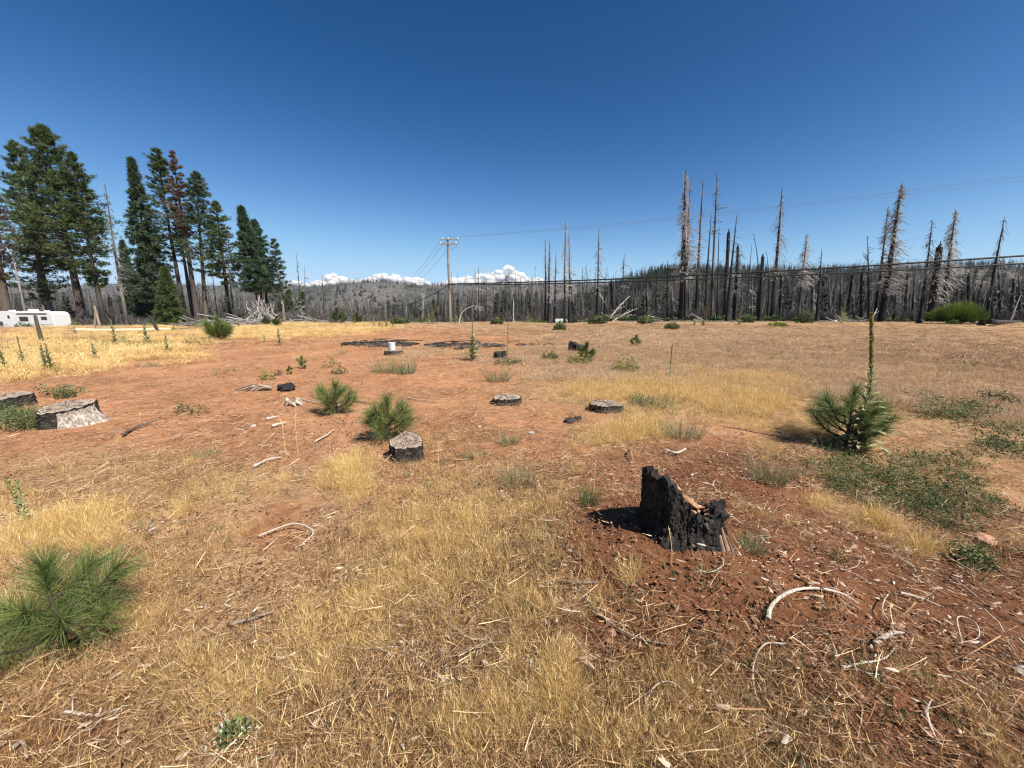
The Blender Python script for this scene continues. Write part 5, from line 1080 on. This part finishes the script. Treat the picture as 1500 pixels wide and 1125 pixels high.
for k, (px, D, ty, wd_, lb) in enumerate(((412,90,430,8,'small distant fir left of three by the brush'),(423,92,424,9,'middle of three small distant firs by the brush'),(442,90,428,10,'right of three small distant firs by the brush'),(602,110,445,7,'small dark fir beyond the pale thin stem'),(635,105,440,7,'small dark fir right behind the utility pole foot'),(728,95,430,8,'dull green fir, first of the group under the big cloud'),(737,96,425,9,'dull green fir, second of the group under the big cloud'),(745,94,428,8,'dull green fir, third of the group under the big cloud'),(773,95,426,9,'dull green fir left of the central dead cluster'),(784,97,432,8,'lower dull green fir touching the central dead cluster'),(712,96,438,7,'low fir in front of the small dead tree'),(962,100,420,12,'dark olive fir left of the tallest dead tree'),(1412,90,428,12,'olive fir above the green broom'),(1470,92,425,16,'dark green fir at far right'),(1492,90,420,16,'dark green fir cut by the right edge'),(1332,95,432,12,'brownish olive fir beside the leaning dead trees'))):
    conifer(px, D, px, ty, 3, lb, wd_ * 1.2, .08, 650 + k, 'fir', 'needle', .35, 'small green firs in the burnt forest', 'palebark', deadlow=3)

# ------------------------------------------------------------------ forest masses
def proto_snag(seed, nb=22, bl=.09, r=.011):
    rs = np.random.RandomState(seed); mb = MB(); ax = axis_pts(1.0, (rs.uniform(-.03, .03), 0), 0, 4); tube(mb, ax, r * .62 * np.array([1.2, .9, .6, .15]), 4, rs.uniform(0, .9), cap=False)
    if nb: P, l_ = branches(rs, ax, nb, bl, .25, .98, .5, k=3); vtubes(mb, P, r * .28 * np.array([1, .8, .4]), 3, np.clip(.5 + rs.normal(0, .25, nb), 0, 1))
    return mb
def proto_fir(seed, w=.16):
    rs = np.random.RandomState(seed); mb = MB(); n = 110; z = rs.uniform(.05, 1, n); a = rs.uniform(0, 6.283, n); D = np.stack([np.cos(a), np.sin(a), np.full(n, -.15)], 1)
    P = np.stack([np.zeros(n), np.zeros(n), z], 1) + D * (w * .3 * (1.05 - z))[:, None]; blades(mb, P, D, w * (1.05 - z) + .015, .055, .3, 2, rs.uniform(.2, .8, n), m=1, rs=rs); tube(mb, [(0, 0, 0), (0, 0, .9)], [.012, .004], 4, .4, cap=False); return mb
M['farsnag'] = mat('burnt_forest_wood', [(.013, .0125, .012), (.066, .060, .055), (.22, .205, .19)], noise=.6, nmix=.2, inst_tint=True)
M['farfir'] = mat('distant_fir_green', [(.012, .024, .012), (.032, .05, .022), (.07, .085, .04)], noise=.6, nmix=.2, inst_tint=True)
rs = np.random.RandomState(95)
pro = [proto_snag(700 + i, 46, .13) for i in range(6)] + [proto_snag(710 + i, 14, .08) for i in range(2)] + [proto_fir(720 + i) for i in range(2)]
def forest(name, n, ymin, ymax, label, hmin, hmax, accept, fir=.05, a=56, wide=1.0, pw=1.0):
    y = ymin * (ymax / ymin) ** (rs.uniform(0, 1, n) ** pw); x = y * np.tan(R(a) * rs.uniform(-1, 1, n)); px, py = proj(x, y, H(x, y)); keep = accept(px, x, y); x, y, px = x[keep], y[keep], px[keep]; n = len(x)
    cl = fbm(x * .01, y * .01, 3, 111); isf = rs.uniform(0, 1, n) < fir * (1 + 3 * np.clip(cl - .05, 0, 1) * 3); vid = np.where(isf, rs.randint(8, 10, n), rs.randint(0, 8, n))
    h = rs.uniform(hmin, hmax, n) * np.where(isf, .8, 1); low = np.exp(-((px - 520) / 110) ** 2) * (y < 200); h = h * (1 - .42 * low)
    sc = np.stack([h * wide, h * wide, h], 1)
    return scatter(name, pro, [M['farsnag'], M['farfir']], onground(x, y, -.2), upright(n, .05, rs), sc, rs.normal(-.11, .17, n), vid, label, rs)
forest('burnt_forest', 15000, 60, 330, 'dense grey burnt forest behind the front row of dead trees', 4, 10.5, lambda px, x, y: (y > 62 + 22 * (px < 430) + 26 * ((px > 430) & (px < 640))) & (px > -200) & (px < 1700) & ~((np.abs(px - 822) < 17) & (y < 116)), .05)
forest('hillside_forest', 26000, 330, 900, 'burnt forest covering the right hand hill', 11, 19, lambda px, x, y: (px > 560) & (px < 1800), .13, wide=1.3)
forest('valley_forest', 9000, 330, 1500, 'burnt forest on the valley floor', 9, 15, lambda px, x, y: (px < 620) & (px > -300), .05, wide=1.5)
forest('distant_forest', 30000, 1500, 2800, 'burnt forest on the far ridges', 14, 24, lambda px, x, y: (px > -100) & (px < 1000), .05, a=54, wide=2.2)
def proto_brush(seed):
    rs = np.random.RandomState(seed); mb = MB(); n = 46; a = rs.uniform(0, 6.283, n); t = np.linspace(0, 1, 4); D = np.stack([np.cos(a) * rs.uniform(.1, .7, n), np.sin(a) * rs.uniform(.1, .7, n), np.full(n, .8)], 1)
    P = D[:, None] * (rs.uniform(.4, 1.1, n)[:, None] * t)[..., None] + rs.normal(0, .05, (n, 4, 3)) * t[None, :, None]; vtubes(mb, P, .008 * np.array([1.2, 1, .8, .4]), 3, np.clip(.5 + rs.normal(0, .25, n), 0, 1)); return mb
x = rs.uniform(-1, 1, 14000); y = 54 * (200 / 54) ** rs.uniform(0, 1, 14000); x = x * y * 1.5; px, py = proj(x, y, H(x, y)); k = (y > 56 + 10 * (px < 430)) & ~((np.abs(px - 822) < 17) & (y < 116)) & (px > -150) & (px < 1650); x, y = x[k], y[k]; n = len(x)
scatter('dead_brush', [proto_brush(740 + i) for i in range(4)], [M['farsnag']], onground(x, y, -.1), upright(n, .1, rs), rs.uniform(1.0, 3.4, n), rs.normal(-.10, .2, n), label='grey leafless brush filling the gaps between burnt trunks', rs=rs)
x = rs.uniform(-1, 1, 1400); y = 50 * (110 / 50) ** rs.uniform(0, 1, 1400); x = x * y * 1.5; px, py = proj(x, y, H(x, y)); k = ~(np.abs(px - 822) < 20); x, y = x[k], y[k]; n = len(x)
scatter('green_regrowth', [leafy(130, .5, .5, 760 + i, .10, .22) for i in range(3)], [M['weed']], onground(x, y, 0), upright(n, .1, rs), rs.uniform(.5, 1.9, n), rs.normal(-.05, .15, n), label='low green regrowth at the foot of the burnt trees', rs=rs)
# ------------------------------------------------------------------ brush piles, fallen snags, shrub, road
def brushpile(px, D, w, h, n, label, seed, tint=.6, name='brush_pile', flat=True):
    p = at(px, D); rs = np.random.RandomState(seed); mb = MB(); t = np.linspace(-.5, .5, 5); L_ = rs.uniform(.25, .8, n) * w; a = rs.normal(0, .5, n); el = rs.normal(0, .22, n)
    if not flat: L_ = rs.uniform(.3, 1, n) * h; el = rs.uniform(.5, 1.4, n); a = rs.uniform(0, 6.283, n)
    D_ = np.stack([np.cos(a) * np.cos(el), np.sin(a) * np.cos(el), np.sin(el)], 1); C = np.stack([rs.normal(0, .28, n) * w, rs.normal(0, .3, n), np.abs(rs.normal(0, .3, n)) * h + (0 if flat else .25 * h)], 1)
    P = C[:, None] + D_[:, None] * (L_[:, None] * t)[..., None] + rs.normal(0, .05, (n, 5, 3)); P[..., 2] = np.maximum(P[..., 2], .02); vtubes(mb, P, rs.uniform(.02, .06, n)[:, None] * np.linspace(1, .4, 5), 4, np.clip(tint + rs.normal(0, .25, n), 0, 1))
    o = mb.obj(name, M['twig']); o.location = p; return tag(o, label, 'brush')
brushpile(356, 38, 6, .9, 90, 'heap of pale broken limbs behind the bushy pine sapling', 801, .6); brushpile(382, 46, 2.4, 2.8, 150, 'bleached tangled dead bush below the dark pointed fir', 802, .7, 'dead_bush', False)
brushpile(300, 36, 5, .4, 50, 'low dark heap of limbs at the end of the fallen log', 803, .3); brushpile(470, 52, 7, 1.0, 80, 'grey limbs lying at the field edge left of the young pines', 804, .5)
brushpile(905, 52, 5, 1.2, 90, 'pile of bleached limbs left of the dark gap', 805, .6); brushpile(1240, 50, 5, .5, 50, 'low line of limbs along the road', 806, .4); brushpile(1010, 53, 8, .6, 60, 'scattered pale limbs at the foot of the tallest dead tree', 807, .6)
def fallen(px, D, x2, y2, w, label, nb, seed, mt='palebark', tint=.9):
    b = at(px, D, -.1); tp = ptat(x2, y2, D + 1); rs = np.random.RandomState(seed); d = tp - b; t = thing('fallen_snag', label, 'fallen tree', b, 0, 'fallen dead trees'); mb = MB(); r = w / 2 * D / F
    ax = np.array([tuple(d * f + Vector((0, 0, .04 * d.length * math.sin(f * 3)))) for f in np.linspace(0, 1, 8)]); tube(mb, ax, r * np.linspace(1, .3, 8), 7, tint, rough=.1); mb.obj('trunk', M[mt], t)
    if nb: mb = MB(); P, l_ = branches(rs, ax, nb, d.length * .35, .1, .98, .1, .5); vtubes(mb, P, .03 * np.linspace(1, .4, 4), 3, tint); o = mb.obj('branches', M['twig'], t); o['kind'] = 'stuff'
fallen(888, 52, 922, 434, 2.6, 'bleached fallen tree slanting up to the right before the hill', 40, 821); fallen(895, 51, 934, 452, 2, 'thinner bleached limb below the slanting fallen tree', 20, 822); fallen(1478, 50, 1497, 428, 3, 'grey stem leaning right at the right edge', 6, 823, tint=.4)
fallen(1275, 48, 1285, 452, 2, 'broken pale branch by the forked dead tree', 10, 824)
# arched pale stalk by the pole
p = at(672, 40); mb = MB(); tube(mb, spline([(0, 0, 0), (.25, 0, 1.0), (.8, 0, 1.6), (1.5, 0, 1.85)], 5), np.linspace(.06, .02, 16), 5, .95); o = mb.obj('bent_stalk', M['twig']); o.location = p; tag(o, 'pale stalk arching over to the right beside the utility pole', 'dead stalk')
# fence posts and the fallen log
def post(px, py, tx, ty, w, label, m, name='fence_post'):
    p = G(px, py); tp = ptat(tx, ty, p.y); zc = p.y * cp + (CZ - p.z) * sp; mb = MB(); r = w / 2 * zc / F; d = tp - p; tube(mb, [tuple(d * f) for f in (-.05, .3, .6, .92, 1.0)], [r, r * 1.05, r * .9, r * .85, r * .5], 8, .5, rough=.12, seed=px)
    o = mb.obj(name, M[m]); o.location = p; tag(o, label, 'post', 'old fence posts in the left field')
post(61, 500, 51, 461, 4.5, 'grey brown leaning post in front of the travel trailer', 'pbark'); post(148, 484, 138, 448, 3.2, 'tall tan wooden post at the near end of the fallen log', 'barewood'); post(232, 486, 219, 462, 4, 'black leaning post crossing the fallen log', 'char'); post(139, 482, 139, 458, 2, 'thin pale stake next to the tan post', 'barewood')
def log(pts, w, label, m, tint):
    P = [G(x, y) for x, y in pts]; zc = P[0].y; r = w / 2 * zc / F; o0 = P[0].copy(); mb = MB(); S = spline([q + Vector((0, 0, r * .9)) - o0 for q in P], 5); tube(mb, S, np.linspace(r, r * .6, len(S)), 10, tint, rough=.05); o = mb.obj('fallen_log', M[m]); o.location = o0; tag(o, label, 'log')
M['palelog'] = mat('pale_peeled_log', [(.42, .33, .22), (.62, .52, .37), (.75, .67, .52)], noise=6, nmix=.3, bump=.3, bscale=20)
log([(110, 486), (170, 486), (250, 484)], 5, 'long pale peeled log lying across the left field', 'palelog', .6); log([(252, 484.5), (290, 482.5), (325, 480)], 4, 'dark log continuing from the pale peeled one', 'pbark', .4)
log([(1345, 474), (1375, 471.5), (1398, 471)], 6, 'dark log lying left of the green broom', 'char', .3); log([(1438, 474), (1470, 475), (1530, 473)], 7, 'dark log at far right behind the stubble', 'char', .4)
stone(1432, 474, 17, 'brown boulder at the right foot of the green broom', 'stone', .5); stone(1222, 472, 8, 'pale rock on the road verge', 'stone', .6)
# green broom shrub
def broom():
    p = at(1403, 41); rs = np.random.RandomState(66); t = thing('broom_shrub', 'big rounded green broom shrub beyond the field at right', 'shrub', p); mb = MB(); n = 9000; zc = 41
    a = rs.uniform(0, 6.283, n); el = rs.uniform(0, 1, n) ** .6; lob = 1 + .15 * np.sin(a * 3) + .1 * np.sin(a * 7 + 1); W, Hh = 2.9, 2.35
    tip = np.stack([W * np.cos(a) * np.sin(el * 1.5) * lob, 1.6 * np.sin(a) * np.sin(el * 1.5) * lob, Hh * (np.cos(el * 1.45) * .85 + .15) * (1 + .10 * np.sin(a * 5 + el * 6))], 1) * rs.uniform(.82, 1.04, (n, 1)); base = tip * rs.uniform(.55, .75, (n, 1)) * np.array([1, 1, .8])
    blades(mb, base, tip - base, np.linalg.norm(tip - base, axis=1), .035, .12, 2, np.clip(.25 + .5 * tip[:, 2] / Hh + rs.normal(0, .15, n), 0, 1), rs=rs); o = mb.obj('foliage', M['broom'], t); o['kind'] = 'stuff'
    mb = MB(); k = 80; P = np.linspace(0, 1, 4)[None, :, None] * tip[:k, None] * .75; vtubes(mb, P, .03, 4, .3); mb.obj('stems', M['pbark'], t)
M['broom'] = mat('broom_green', [(.02, .045, .010), (.075, .125, .018), (.20, .26, .05)], transl=.25, noise=1.2, nmix=.2); broom()
# road
M['asphalt'] = mat('grey_asphalt', [(.05, .048, .047), (.085, .08, .078), (.12, .115, .11)], noise=3, nmix=.4, bump=.3, bscale=60)
xs = np.linspace(14, 150, 120); yc = 48.5 + 1.5 * np.sin(xs * .03); V = []
for s_ in (-2.3, 0, 2.3):
    zz = H(xs, yc) ; V.append(np.stack([xs, yc + s_, np.maximum(H(xs, yc + s_), zz - .05) + .05], 1))
mb = MB(); V = np.stack(V, 1).reshape(-1, 3); Q = []
for i in range(len(xs) - 1):
    for j in range(2): b_ = i * 3 + j; Q.append((b_, b_ + 3, b_ + 4, b_ + 1))
mb.add(V, None, Q, .5); o = mb.obj('road', M['asphalt'], smooth=True); o['kind'] = 'structure'

# ------------------------------------------------------------------ travel trailer and van
M['gel'] = mat('white_fibreglass', [(.50, .51, .52), (.58, .58, .58)], rough=.35, noise=1.5, nmix=.5, spec=.5)
M['glass'] = mat('dark_window_glass', [(.015, .018, .02), (.03, .035, .04)], rough=.08, noise=2, spec=.6)
M['rubber'] = mat('black_rubber', [(.01, .01, .01), (.03, .03, .03)], rough=.8); M['trim'] = mat('grey_trim', [(.16, .16, .17), (.3, .3, .31)], rough=.5); M['beige'] = mat('faded_stripe', [(.30, .33, .38), (.4, .43, .48)], rough=.5)
def extrude(mb, prof, y0, y1, c=.5, m=0, bev=.06):
    P = np.array(prof, float); n = len(P); ce = P.mean(0); ins = P + (ce - P) / (np.linalg.norm(ce - P, axis=1)[:, None]) * bev
    L4 = [(ins, y0), (P, y0 + bev), (P, y1 - bev), (ins, y1)]; V = np.concatenate([np.stack([q[:, 0], np.full(n, yy), q[:, 1]], 1) for q, yy in L4])
    Q = [(k * n + i, k * n + (i + 1) % n, (k + 1) * n + (i + 1) % n, (k + 1) * n + i) for k in range(3) for i in range(n)]
    cen = np.array([[ins[:, 0].mean(), y0, ins[:, 1].mean()], [ins[:, 0].mean(), y1, ins[:, 1].mean()]]); V = np.vstack([V, cen]); T = []
    for i in range(n): T += [(4 * n, (i + 1) % n, i), (4 * n + 1, 3 * n + i, 3 * n + (i + 1) % n)]
    mb.add(V, T, Q, c, m)
def wheel(t, x, y, r):
    w = MB(); a = np.arange(24) * math.pi / 12; tube(w, [(x, y - .11, r), (x, y - .07, r), (x, y + .07, r), (x, y + .11, r)], [r * .9, r, r, r * .9], 24, .5); o = w.obj('wheel', M['rubber'], t); w = MB(); tube(w, [(x, y - .125, r), (x, y - .10, r)], [r * .5, r * .55], 16, .5); w.obj('rim', M['metal'], o)
def window(t, x, z, w, h, y=-.012, nm='window'):
    q = MB(); box(q, (x, y, z), (w + .10, .03, h + .10), 0, .5); o = q.obj(nm, M['trim'], t); q = MB(); box(q, (x, y - .018, z), (w, .02, h)); q.obj('pane', M['glass'], o)
def trailer():
    L_ = 10.3; p = at(82, 60); z = float(H(p.x - 5, 60)) - .1; t = thing('travel_trailer', 'long white fifth wheel travel trailer parked below the pines', 'trailer', (p.x - L_, 60, z))
    prof = [(.25, 1.75), (.05, 2.1), (.35, 2.75), (1.0, 3.2), (1.6, 3.28), (9.6, 3.22), (10.05, 3.05), (10.28, 2.7), (10.3, .75), (10.1, .6), (2.7, .6), (2.45, .8), (2.4, 1.7)]
    q = MB(); extrude(q, prof[::-1], 0, 2.45); q.obj('body', M['gel'], t)
    for x, z_, w, h in ((1.25, 2.55, 1.05, .5), (5.85, 2.1, 1.3, .62), (8.95, 2.2, .85, .42)): window(t, x, z_, w, h)
    q = MB(); box(q, (3.6, -.015, 1.85), (.72, .03, 1.95)); d = q.obj('door', M['gel'], t); q = MB(); box(q, (3.6, -.04, 2.4), (.34, .02, .45)); q.obj('pane', M['glass'], d); q = MB(); box(q, (3.88, -.05, 1.8), (.05, .05, .14)); q.obj('handle', M['trim'], d)
    for x, w, h in ((2.9, .45, .22), (6.2, 1.1, .34), (8.3, .35, .15)): q = MB(); extrude(q, [(x - w / 2, 3.2), (x - w / 2 + .08, 3.22 + h), (x + w / 2 - .12, 3.22 + h), (x + w / 2, 3.2)], .8, 1.5, bev=.03); q.obj('roof_vent', M['gel'], t)
    q = MB(); box(q, (6.4, -.008, 1.30), (7.6, .016, .14)); q.obj('stripe', M['beige'], t); q = MB(); box(q, (6.0, -.008, 1.05), (8.0, .016, .06)); q.obj('stripe', M['beige'], t)
    q = MB(); tube(q, [(5.0, -.10, 3.02), (9.6, -.10, 3.02)], .075, 10, .5); q.obj('awning_roll', M['gel'], t)
    q = MB(); box(q, (6.3, -.006, .68), (7.9, .012, .16)); q.obj('lower_trim', M['trim'], t)
    for x in (6.6, 7.5): wheel(t, x, .1, .36)
    for x in (2.9, 9.4): q = MB(); box(q, (x, .4, .32), (.1, .1, .66)); q.obj('jack', M['trim'], t)
trailer()
def van():
    p = at(811, 108); z = float(H(p.x + 2, 108)); t = thing('parked_van', 'white van partly hidden behind the field edge', 'van', (p.x, 108, z))
    q = MB(); extrude(q, [(0, .4), (0, 2.35), (.12, 2.58), (3.2, 2.6), (3.6, 2.4), (4.15, 1.4), (4.75, 1.1), (4.85, .85), (4.85, .4)][::-1], 0, 1.85); q.obj('body', M['gel'], t)
    q = MB(); V = [(3.64, .12, 2.34), (4.14, .12, 1.44), (4.14, 1.73, 1.44), (3.64, 1.73, 2.34)]; V = np.array(V) + np.array([.03, 0, .03]); V2 = V - np.array([.02, 0, .02]); q.add(np.vstack([V, V2]), None, [(0, 1, 2, 3), (7, 6, 5, 4), (0, 4, 5, 1), (1, 5, 6, 2), (2, 6, 7, 3), (3, 7, 4, 0)], .5); q.obj('windshield', M['glass'], t)
    q = MB(); extrude(q, [(2.75, 1.45), (2.75, 2.15), (3.45, 2.15), (3.95, 1.45)][::-1], -.02, .02, bev=.01); q.obj('side_window', M['glass'], t)
    for x in (.9, 4.0): wheel(t, x, .05, .34)
van()

# ------------------------------------------------------------------ utility poles and wires
M['polew'] = mat('grey_pole_wood', [(.09, .075, .06), (.20, .17, .14), (.33, .29, .25)], noise=3, nmix=.4, bump=.3, bscale=12, stretch=(3, 3, .3))
M['ins'] = mat('porcelain', [(.75, .76, .76), (.85, .85, .85)], rough=.3, spec=.5); M['cable'] = mat('black_cable', [(.012, .012, .012), (.02, .02, .02)], rough=.6)
PA = at(660, 49); PH = ptat(655.5, 348, 49).z - PA.z; lx = ptat(655.5, 348, 49).x - PA.x
def upole(p, h, lean, label, arms=2, az=0.0, full=True):
    t = thing('utility_pole', label, 'utility pole', p, 0, 'utility poles'); mb = MB(); tube(mb, [(lean * f, 0, h * f) for f in (-.03, .25, .5, .75, 1)], np.linspace(.19, .12, 5), 12, .5); mb.obj('pole', M['polew'], t); pts = []
    ca, sa = math.cos(az), math.sin(az)
    for k in range(arms):
        z = h * (.985 if k == 0 else .925) if arms > 1 else h * .95; w = .95 if k == 0 else 1.05; off = .35 if k == 0 else .1; q = MB(); box(q, (lean * z / h + off * ca, off * sa - .16, z - (.1 if k == 0 else 0)), (w * 2, .10, .13), az); a_ = q.obj('crossarm', M['barewood'], t)
        for s_ in (-1, -.3, 1) if k == 0 else (-1, .95):
            c = Vector((lean * z / h + off * ca + s_ * w * .92 * ca, -.16 + off * sa + s_ * w * .92 * sa, z - (.03 if k == 0 else -.07)))
            if full: q = MB(); lathe(q, [(.001, 0), (.05, .01), (.09, .05), (.05, .09), (.085, .13), (.04, .18), (.001, .19)], 10); i_ = q.obj('insulator', M['ins'], a_); i_.location = c
            if k == 0: pts.append(p + c + Vector((0, 0, .19)))
    return t, pts
t0, tops = upole(PA, PH, lx, 'nearest utility pole with two crossarms and white insulators'); 
q = MB(); tube(q, [(lx * .74, -.18, PH * .70), (lx * .74, -.18, PH * .76)], .10, 10, .5); q.obj('splice_box', M['metal'], t0)
q = MB(); tube(q, spline([(lx + 1.25, -.2, PH * .97), (lx + 1.3, -.2, PH * .93), (lx + .8, -.2, PH * .88), (lx * .9 + .15, -.15, PH * .86)], 4), .015, 4); q.obj('jumper_wire', M['cable'], t0)
PBx, PBy = 55, 17.5; PB = Vector((PBx, PBy, float(H(PBx, PBy)))); tB, topB = upole(PB, 11.5, 0, 'utility pole at the far right end of the wires', az=R(60))
PC = at(565, 112); hC = ptat(564, 428, 112).z - PC.z; tC, topC = upole(PC, hC, 0, 'farther utility pole with one crossarm left of the nearest one', 1, R(0)); PD = at(542, 175); hD = ptat(541.5, 443, 175).z - PD.z; tD, topD = upole(PD, hD, 0, 'farthest utility pole low against the far slope', 1)
def wire(a, b, sag, r, label, m='cable', name='power_line'):
    n = 28; P = []; 
    for k in range(n + 1): f = k / n; v = a.lerp(b, f); v.z -= sag * 4 * f * (1 - f); P.append(v)
    o0 = a.copy(); mb = MB(); tube(mb, [v - o0 for v in P], r, 5, .5); o = mb.obj(name, M[m]); o.location = o0; tag(o, label, 'cable', 'overhead wires')
for k, lb in enumerate(('left power line running right from the top crossarm', 'middle power line running right from the top crossarm', 'right power line running right from the top crossarm')): wire(tops[k], topB[k], .9, .007, lb, 'wire')
for k, lb in enumerate(('left power line descending to the farther pole', 'middle power line descending to the farther pole', 'right power line descending to the farther pole')): wire(tops[k], topC[min(k, len(topC) - 1)], 2.2, .014, lb, 'wire')
cz0 = lambda py: Vector((PA.x + lx * .4, PA.y - .2, ptat(660, py, 49).z))
wire(cz0(416), Vector((PBx, PBy, PB.z + 6.3)), .7, .065, 'upper heavy black cable running right across the burnt trunks'); wire(cz0(417.5), Vector((PBx, PBy, PB.z + 5.6)), .7, .055, 'lower heavy black cable running right across the burnt trunks')
wire(cz0(417), Vector((PC.x, PC.y, PC.z + hC * .62)), 1.6, .045, 'heavy black cable sloping down left from the nearest pole')
for k in range(3): wire(topC[min(k, len(topC) - 1)], topD[min(k, len(topD) - 1)], 1.0, .012, ('left', 'middle', 'right')[k] + ' line between the two far poles', 'wire')

# ------------------------------------------------------------------ clouds
M['cloud'] = mat('white_cloud', [(.80, .79, .78), (.86, .85, .84)], rough=1, noise=.001, nmix=.3, transl=.5, spec=0)
_n, _l = M['cloud'].node_tree.nodes, M['cloud'].node_tree.links
_lw = _n.new('ShaderNodeLayerWeight'); _lw.inputs[0].default_value = .5; _mr = _n.new('ShaderNodeMapRange'); _mr.inputs[1].default_value = .05; _mr.inputs[2].default_value = .68; _l.new(_lw.outputs['Facing'], _mr.inputs[0])
_tp = _n.new('ShaderNodeBsdfTransparent'); _mx = _n.new('ShaderNodeMixShader'); _o = _n['Material Output']; _s0 = _o.inputs[0].links[0].from_socket; _l.new(_mr.outputs[0], _mx.inputs[0]); _l.new(_s0, _mx.inputs[1]); _l.new(_tp.outputs[0], _mx.inputs[2]); _l.new(_mx.outputs[0], _o.inputs[0])
def cloud(px, w, top, label, seed, n=120):
    n = int(n * .8)
    D = 9000.0; rs = np.random.RandomState(seed); base = 422; mb = MB(); u = D / F / cp ; V, T = ICO3
    for k in range(n):
        f = rs.uniform(-1, 1); hgt = (base - top - 5) * (1 - abs(f) ** 2.0) * (.82 + .18 * math.sin(f * 6 + seed)); q = rs.uniform(0, 1) ** .8; c = ptat(px + f * w / 2, base - hgt * q, D + rs.uniform(-260, 260)); r_ = u * (3.6 + 5.0 * (1 - q) + 2.2 * rs.uniform()) * (.8 + .2 * min(2, (base - top) / 20))
        ph = rs.uniform(0, 99); d = 1 + .12 * fbm(V[:, 0] * 2.2 + ph, V[:, 1] * 2.2 + V[:, 2] * 1.7, 3, 7); mb.add(V * d[:, None] * np.array([1.15, 1, .85]) * r_ + np.array(tuple(c)), T, None, rs.uniform(.3, .8))
    o = mb.obj('cloud', M['cloud'], smooth=True); tag(o, label, 'cloud', 'cumulus clouds low on the horizon')
ICO3 = ICO2
cloud(494, 92, 398, 'flat topped white cloud left of the low dome hill', 901, 110); cloud(572, 130, 396, 'white cloud with a small central tower over the low dome hill', 902, 150); cloud(574, 26, 393, 'little cloud tower rising from the middle cloud', 903, 50)
cloud(678, 64, 399, 'small rounded cloud just right of the utility pole', 904, 80); cloud(735, 116, 386, 'tallest bright cumulus cloud right of the utility pole', 905, 170); cloud(786, 50, 404, 'low cloud reaching behind the central dead trees', 906, 80); cloud(436, 40, 408, 'low thin cloud behind the sparse young pine', 907, 70); cloud(620, 40, 411, 'low faint cloud between the utility pole and the middle cloud', 908, 60)
# ------------------------------------------------------------------ thin summer haze over the whole valley
hz = MB(); box(hz, (0, 2450, 81.5), (9800, 5700, 235)); ho = hz.obj('haze', M['cloud']); ho['kind'] = 'stuff'
hm = bpy.data.materials.new('haze'); hm.use_nodes = True; hn = hm.node_tree.nodes; hn.remove(hn['Principled BSDF'])
pv = hn.new('ShaderNodeVolumePrincipled'); pv.inputs['Color'].default_value = (.82, .88, 1, 1); pv.inputs['Density'].default_value = .00005; pv.inputs['Anisotropy'].default_value = .3
hm.node_tree.links.new(pv.outputs[0], hn['Material Output'].inputs['Volume']); ho.data.materials.clear(); ho.data.materials.append(hm)
